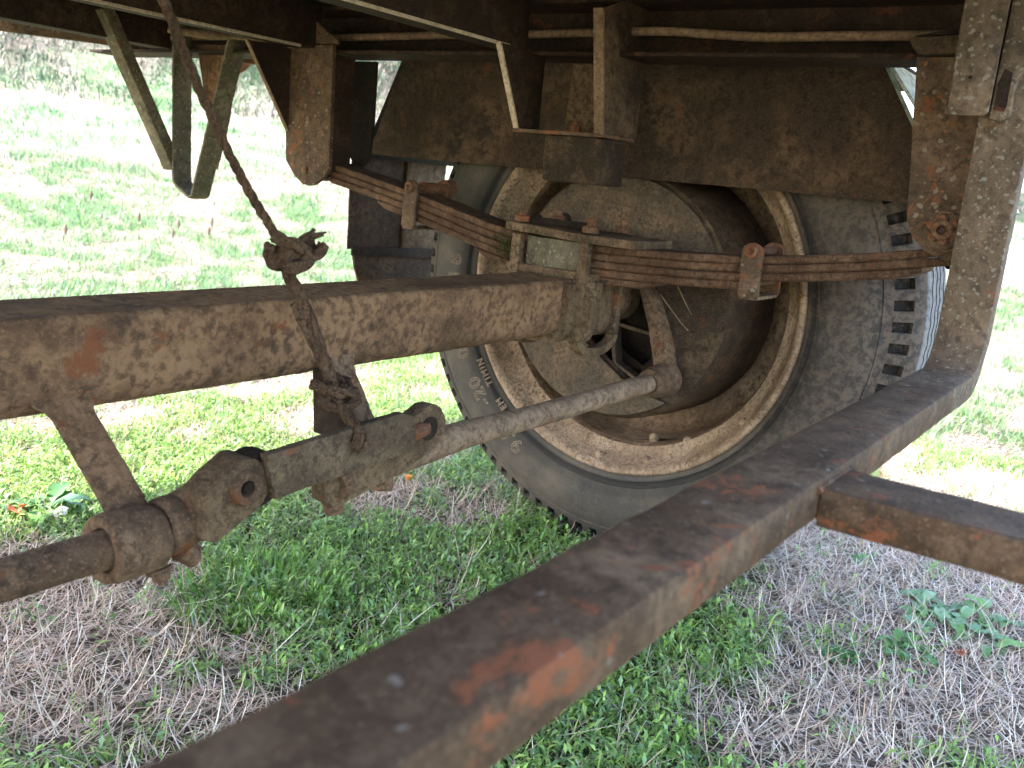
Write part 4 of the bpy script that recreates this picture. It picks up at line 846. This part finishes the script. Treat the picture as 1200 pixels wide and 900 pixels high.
# --- low bar in the foreground: square tube bent up at the wheel end, with a branch towards the rear
def arc2(cx, cz, r, a0, a1, n): return [(cx+r*math.cos(R(a0+(a1-a0)*k/n)), cz+r*math.sin(R(a0+(a1-a0)*k/n))) for k in range(n+1)]
poly = [(-2.10, -.0085), (-.4595, -.0085), (-.4595, .0205), (-2.10, .0205)]
part('underrun_bar', prism(NB(), poly, 'y', -.6440, -.5890), 'bar', bevel=.0045, rough=(.022, .0007, 30), angle=45)
bm = NB(); box(bm, -.9070, -.8430, -1.35, -.6445, -.0120, .0150); part('bar_branch', bm, 'bar', bevel=.0040, rough=(.02, .0007, 30), angle=45)
bm = NB(); pts = [(-.912+.076*k/24, -.6465-.003*noise.noise(Vector((k*.9, 0, 0))), .0135+.0015*noise.noise(Vector((k*.8, 4, 0)))) for k in range(25)]; tube(bm, [(a, b+.002, c) for a, b, c in pts], .0026, 8, .3); part('weld_seam', bm, 'bar')
# upright's painted surface is the speckled one
bm = NB(); prism(bm, [(-.4600, -.0085)]+arc2(-.358, .0715, .080, -90, 0, 20)+[(-.278, .50), (-.3105, .50)]+arc2(-.3605, .0705, .050, 0, -90, 12)+[(-.4600, .0205)], 'y', -.6440, -.5890); part('upright', bm, 'upright', bevel=.004, rough=(.016, .0006, 40), angle=45)
# bolted channel piece in front of the upright
bm = NB(); poly = [(-.6035, .60), (-.6035, .309), (-.599, .305), (-.567, .304), (-.561, .308), (-.5565, .60)]
prism(bm, poly, 'x', -.3420, -.3370); part('channel_piece', bm, 'upright', bevel=.0012, rough=(.012, .0005, 50))
bm = NB(); box(bm, -.3370, -.3140, -.5620, -.5575, .3060, .60); part('channel_piece', bm, 'upright', bevel=.001)
bm = NB(); prism(bm, [(-.6040, .60), (-.6040, .3035), (-.6150, .300), (-.6230, .306), (-.6230, .345), (-.6300, .36), (-.66, .40), (-.66, .60)], 'x', -.3300, -.3150); part('channel_piece', bm, 'upright', bevel=.0012, rough=(.012, .0006, 50))
bm = NB(); prism(bm, [(-.6065, .340), (-.6065, .313), (-.6175, .311), (-.6190, .317), (-.6185, .352), (-.610, .356)], 'x', -.3315, -.3305); part('slot', bm, 'rail')
bm = NB(); disc_x(bm, -.3432, -.3418, -.579, .345, .0020, 12); part('drill_hole', bm, 'dark')

# ------------------------------------------------------------------ old rope tied round the linkage (hangs on the trailer, a thing of its own)
ROPE = thing('tied_rope', 'dirty brown rope with a frayed knot, hanging from the frame onto the brake linkage', 'rope', (-.87, -.11, -.12))
def rpart(name, pts, r, twist=0, seg=12, n=8, strands=3, **kw):
    P_ = smooth_pts(pts, n); L_ = []
    bm = NB()
    if twist:
        for s in range(strands):
            off = []; pu = None; dist = 0
            for i, p in enumerate(P_):
                d = (P_[min(i+1, len(P_)-1)]-P_[max(i-1, 0)]).normalized()
                if pu is None: u, v = frame_of(d)
                else: u = (pu-d*pu.dot(d)).normalized(); v = d.cross(u)
                pu = u
                if i: dist += (p-P_[i-1]).length
                a = dist*twist+2*math.pi*s/strands
                off.append(p+(u*math.cos(a)+v*math.sin(a))*r*.48+Vector((noise.noise(p*70), 0, noise.noise(p*70+Vector((5, 5, 5)))))*r*.25)
            tube(bm, off, r*.62, 8, .35)
    else: tube(bm, P_, r, seg, .35)
    return finish(name, bm, MT['rope'], ROPE, angle=70, **kw)
rpart('cord', [(-1.055, -.115, .350), (-1.032, -.112, .304), (-.995, -.110, .240), (-.955, -.111, .176), (-.920, -.112, .130), (-.905, -.113, .112)], .0043, 170, n=26)
rpart('cord', [(-.903, -.113, .100), (-.893, -.114, .080), (-.873, -.115, .050), (-.860, -.122, .012), (-.845, -.126, -.022), (-.840, -.126, -.036)], .0062, 75, n=20, strands=3)
rpart('cord', [(-.882, -.110, .052), (-.866, -.120, .014), (-.850, -.124, -.018), (-.843, -.124, -.036)], .0046, 90, n=20)
def lump(name, c, s, amp, fr, sub_=4):
    bm = NB(); bmesh.ops.create_icosphere(bm, subdivisions=sub_, radius=1)
    for v in bm.verts:
        q = v.co.copy(); k = 1+amp*(noise.noise(q*fr+Vector(c)*9)+.5*noise.noise(q*fr*2.6)); v.co = Vector((q.x*s[0]*k+c[0], q.y*s[1]*k+c[1], q.z*s[2]*k+c[2]))
    return finish(name, bm, MT['rope'], ROPE, angle=80)
lump('knot', (-.898, -.113, .098), (.0155, .013, .0125), .55, 1.6)
rpart('knot_loop', [(-.915, -.113, .118), (-.900, -.128, .112), (-.880, -.126, .100), (-.884, -.110, .086), (-.905, -.102, .092), (-.916, -.110, .108)], .0060, 110, n=10)
rpart('knot_loop', [(-.908, -.125, .088), (-.890, -.131, .094), (-.872, -.120, .108), (-.868, -.110, .112)], .0060, 110, n=10)
rpart('rope_end', [(-.888, -.124, .100), (-.876, -.132, .103), (-.869, -.134, .112)], .0058, 80, n=10)
for k in range(12):
    a = random.uniform(-.5, .6); rpart('frayed_strand', [(-.892, -.118, .112), (-.882+.004*math.sin(k), -.122, .117+.003*math.sin(k*2)), (-.872+.008*random.random(), -.124-.008*math.sin(k*3), .121+.010*a)], .0011, seg=6, n=4)
lump('knot', (-0.8410, -.128, -.040), (.015, .012, .011), .6, 1.9)
rpart('knot_loop', [(-0.8650, -.120, -.030), (-0.8510, -.146, -.034), (-0.8310, -.146, -.038), (-0.8220, -.128, -.034), (-0.8190, -.105, -.030)], .0055, 100, n=10)
rpart('knot_loop', [(-0.8610, -.128, -.046), (-0.8470, -.150, -.052), (-0.8250, -.146, -.046), (-0.8190, -.125, -.042)], .0055, 100, n=10)
rpart('cord', [(-.846, -.138, -.045), (-.853, -.158, -.054), (-.860, -.180, -.060), (-.865, -.1895, -.070), (-.866, -.1870, -.080)], .0056, 90, n=14)
rpart('cord', [(-.838, -.136, -.048), (-.845, -.160, -.060), (-.853, -.182, -.066), (-.859, -.1900, -.076), (-.862, -.1860, -.084)], .0048, 90, n=14)
# ------------------------------------------------------------------ sanity: parts of parts keep world place
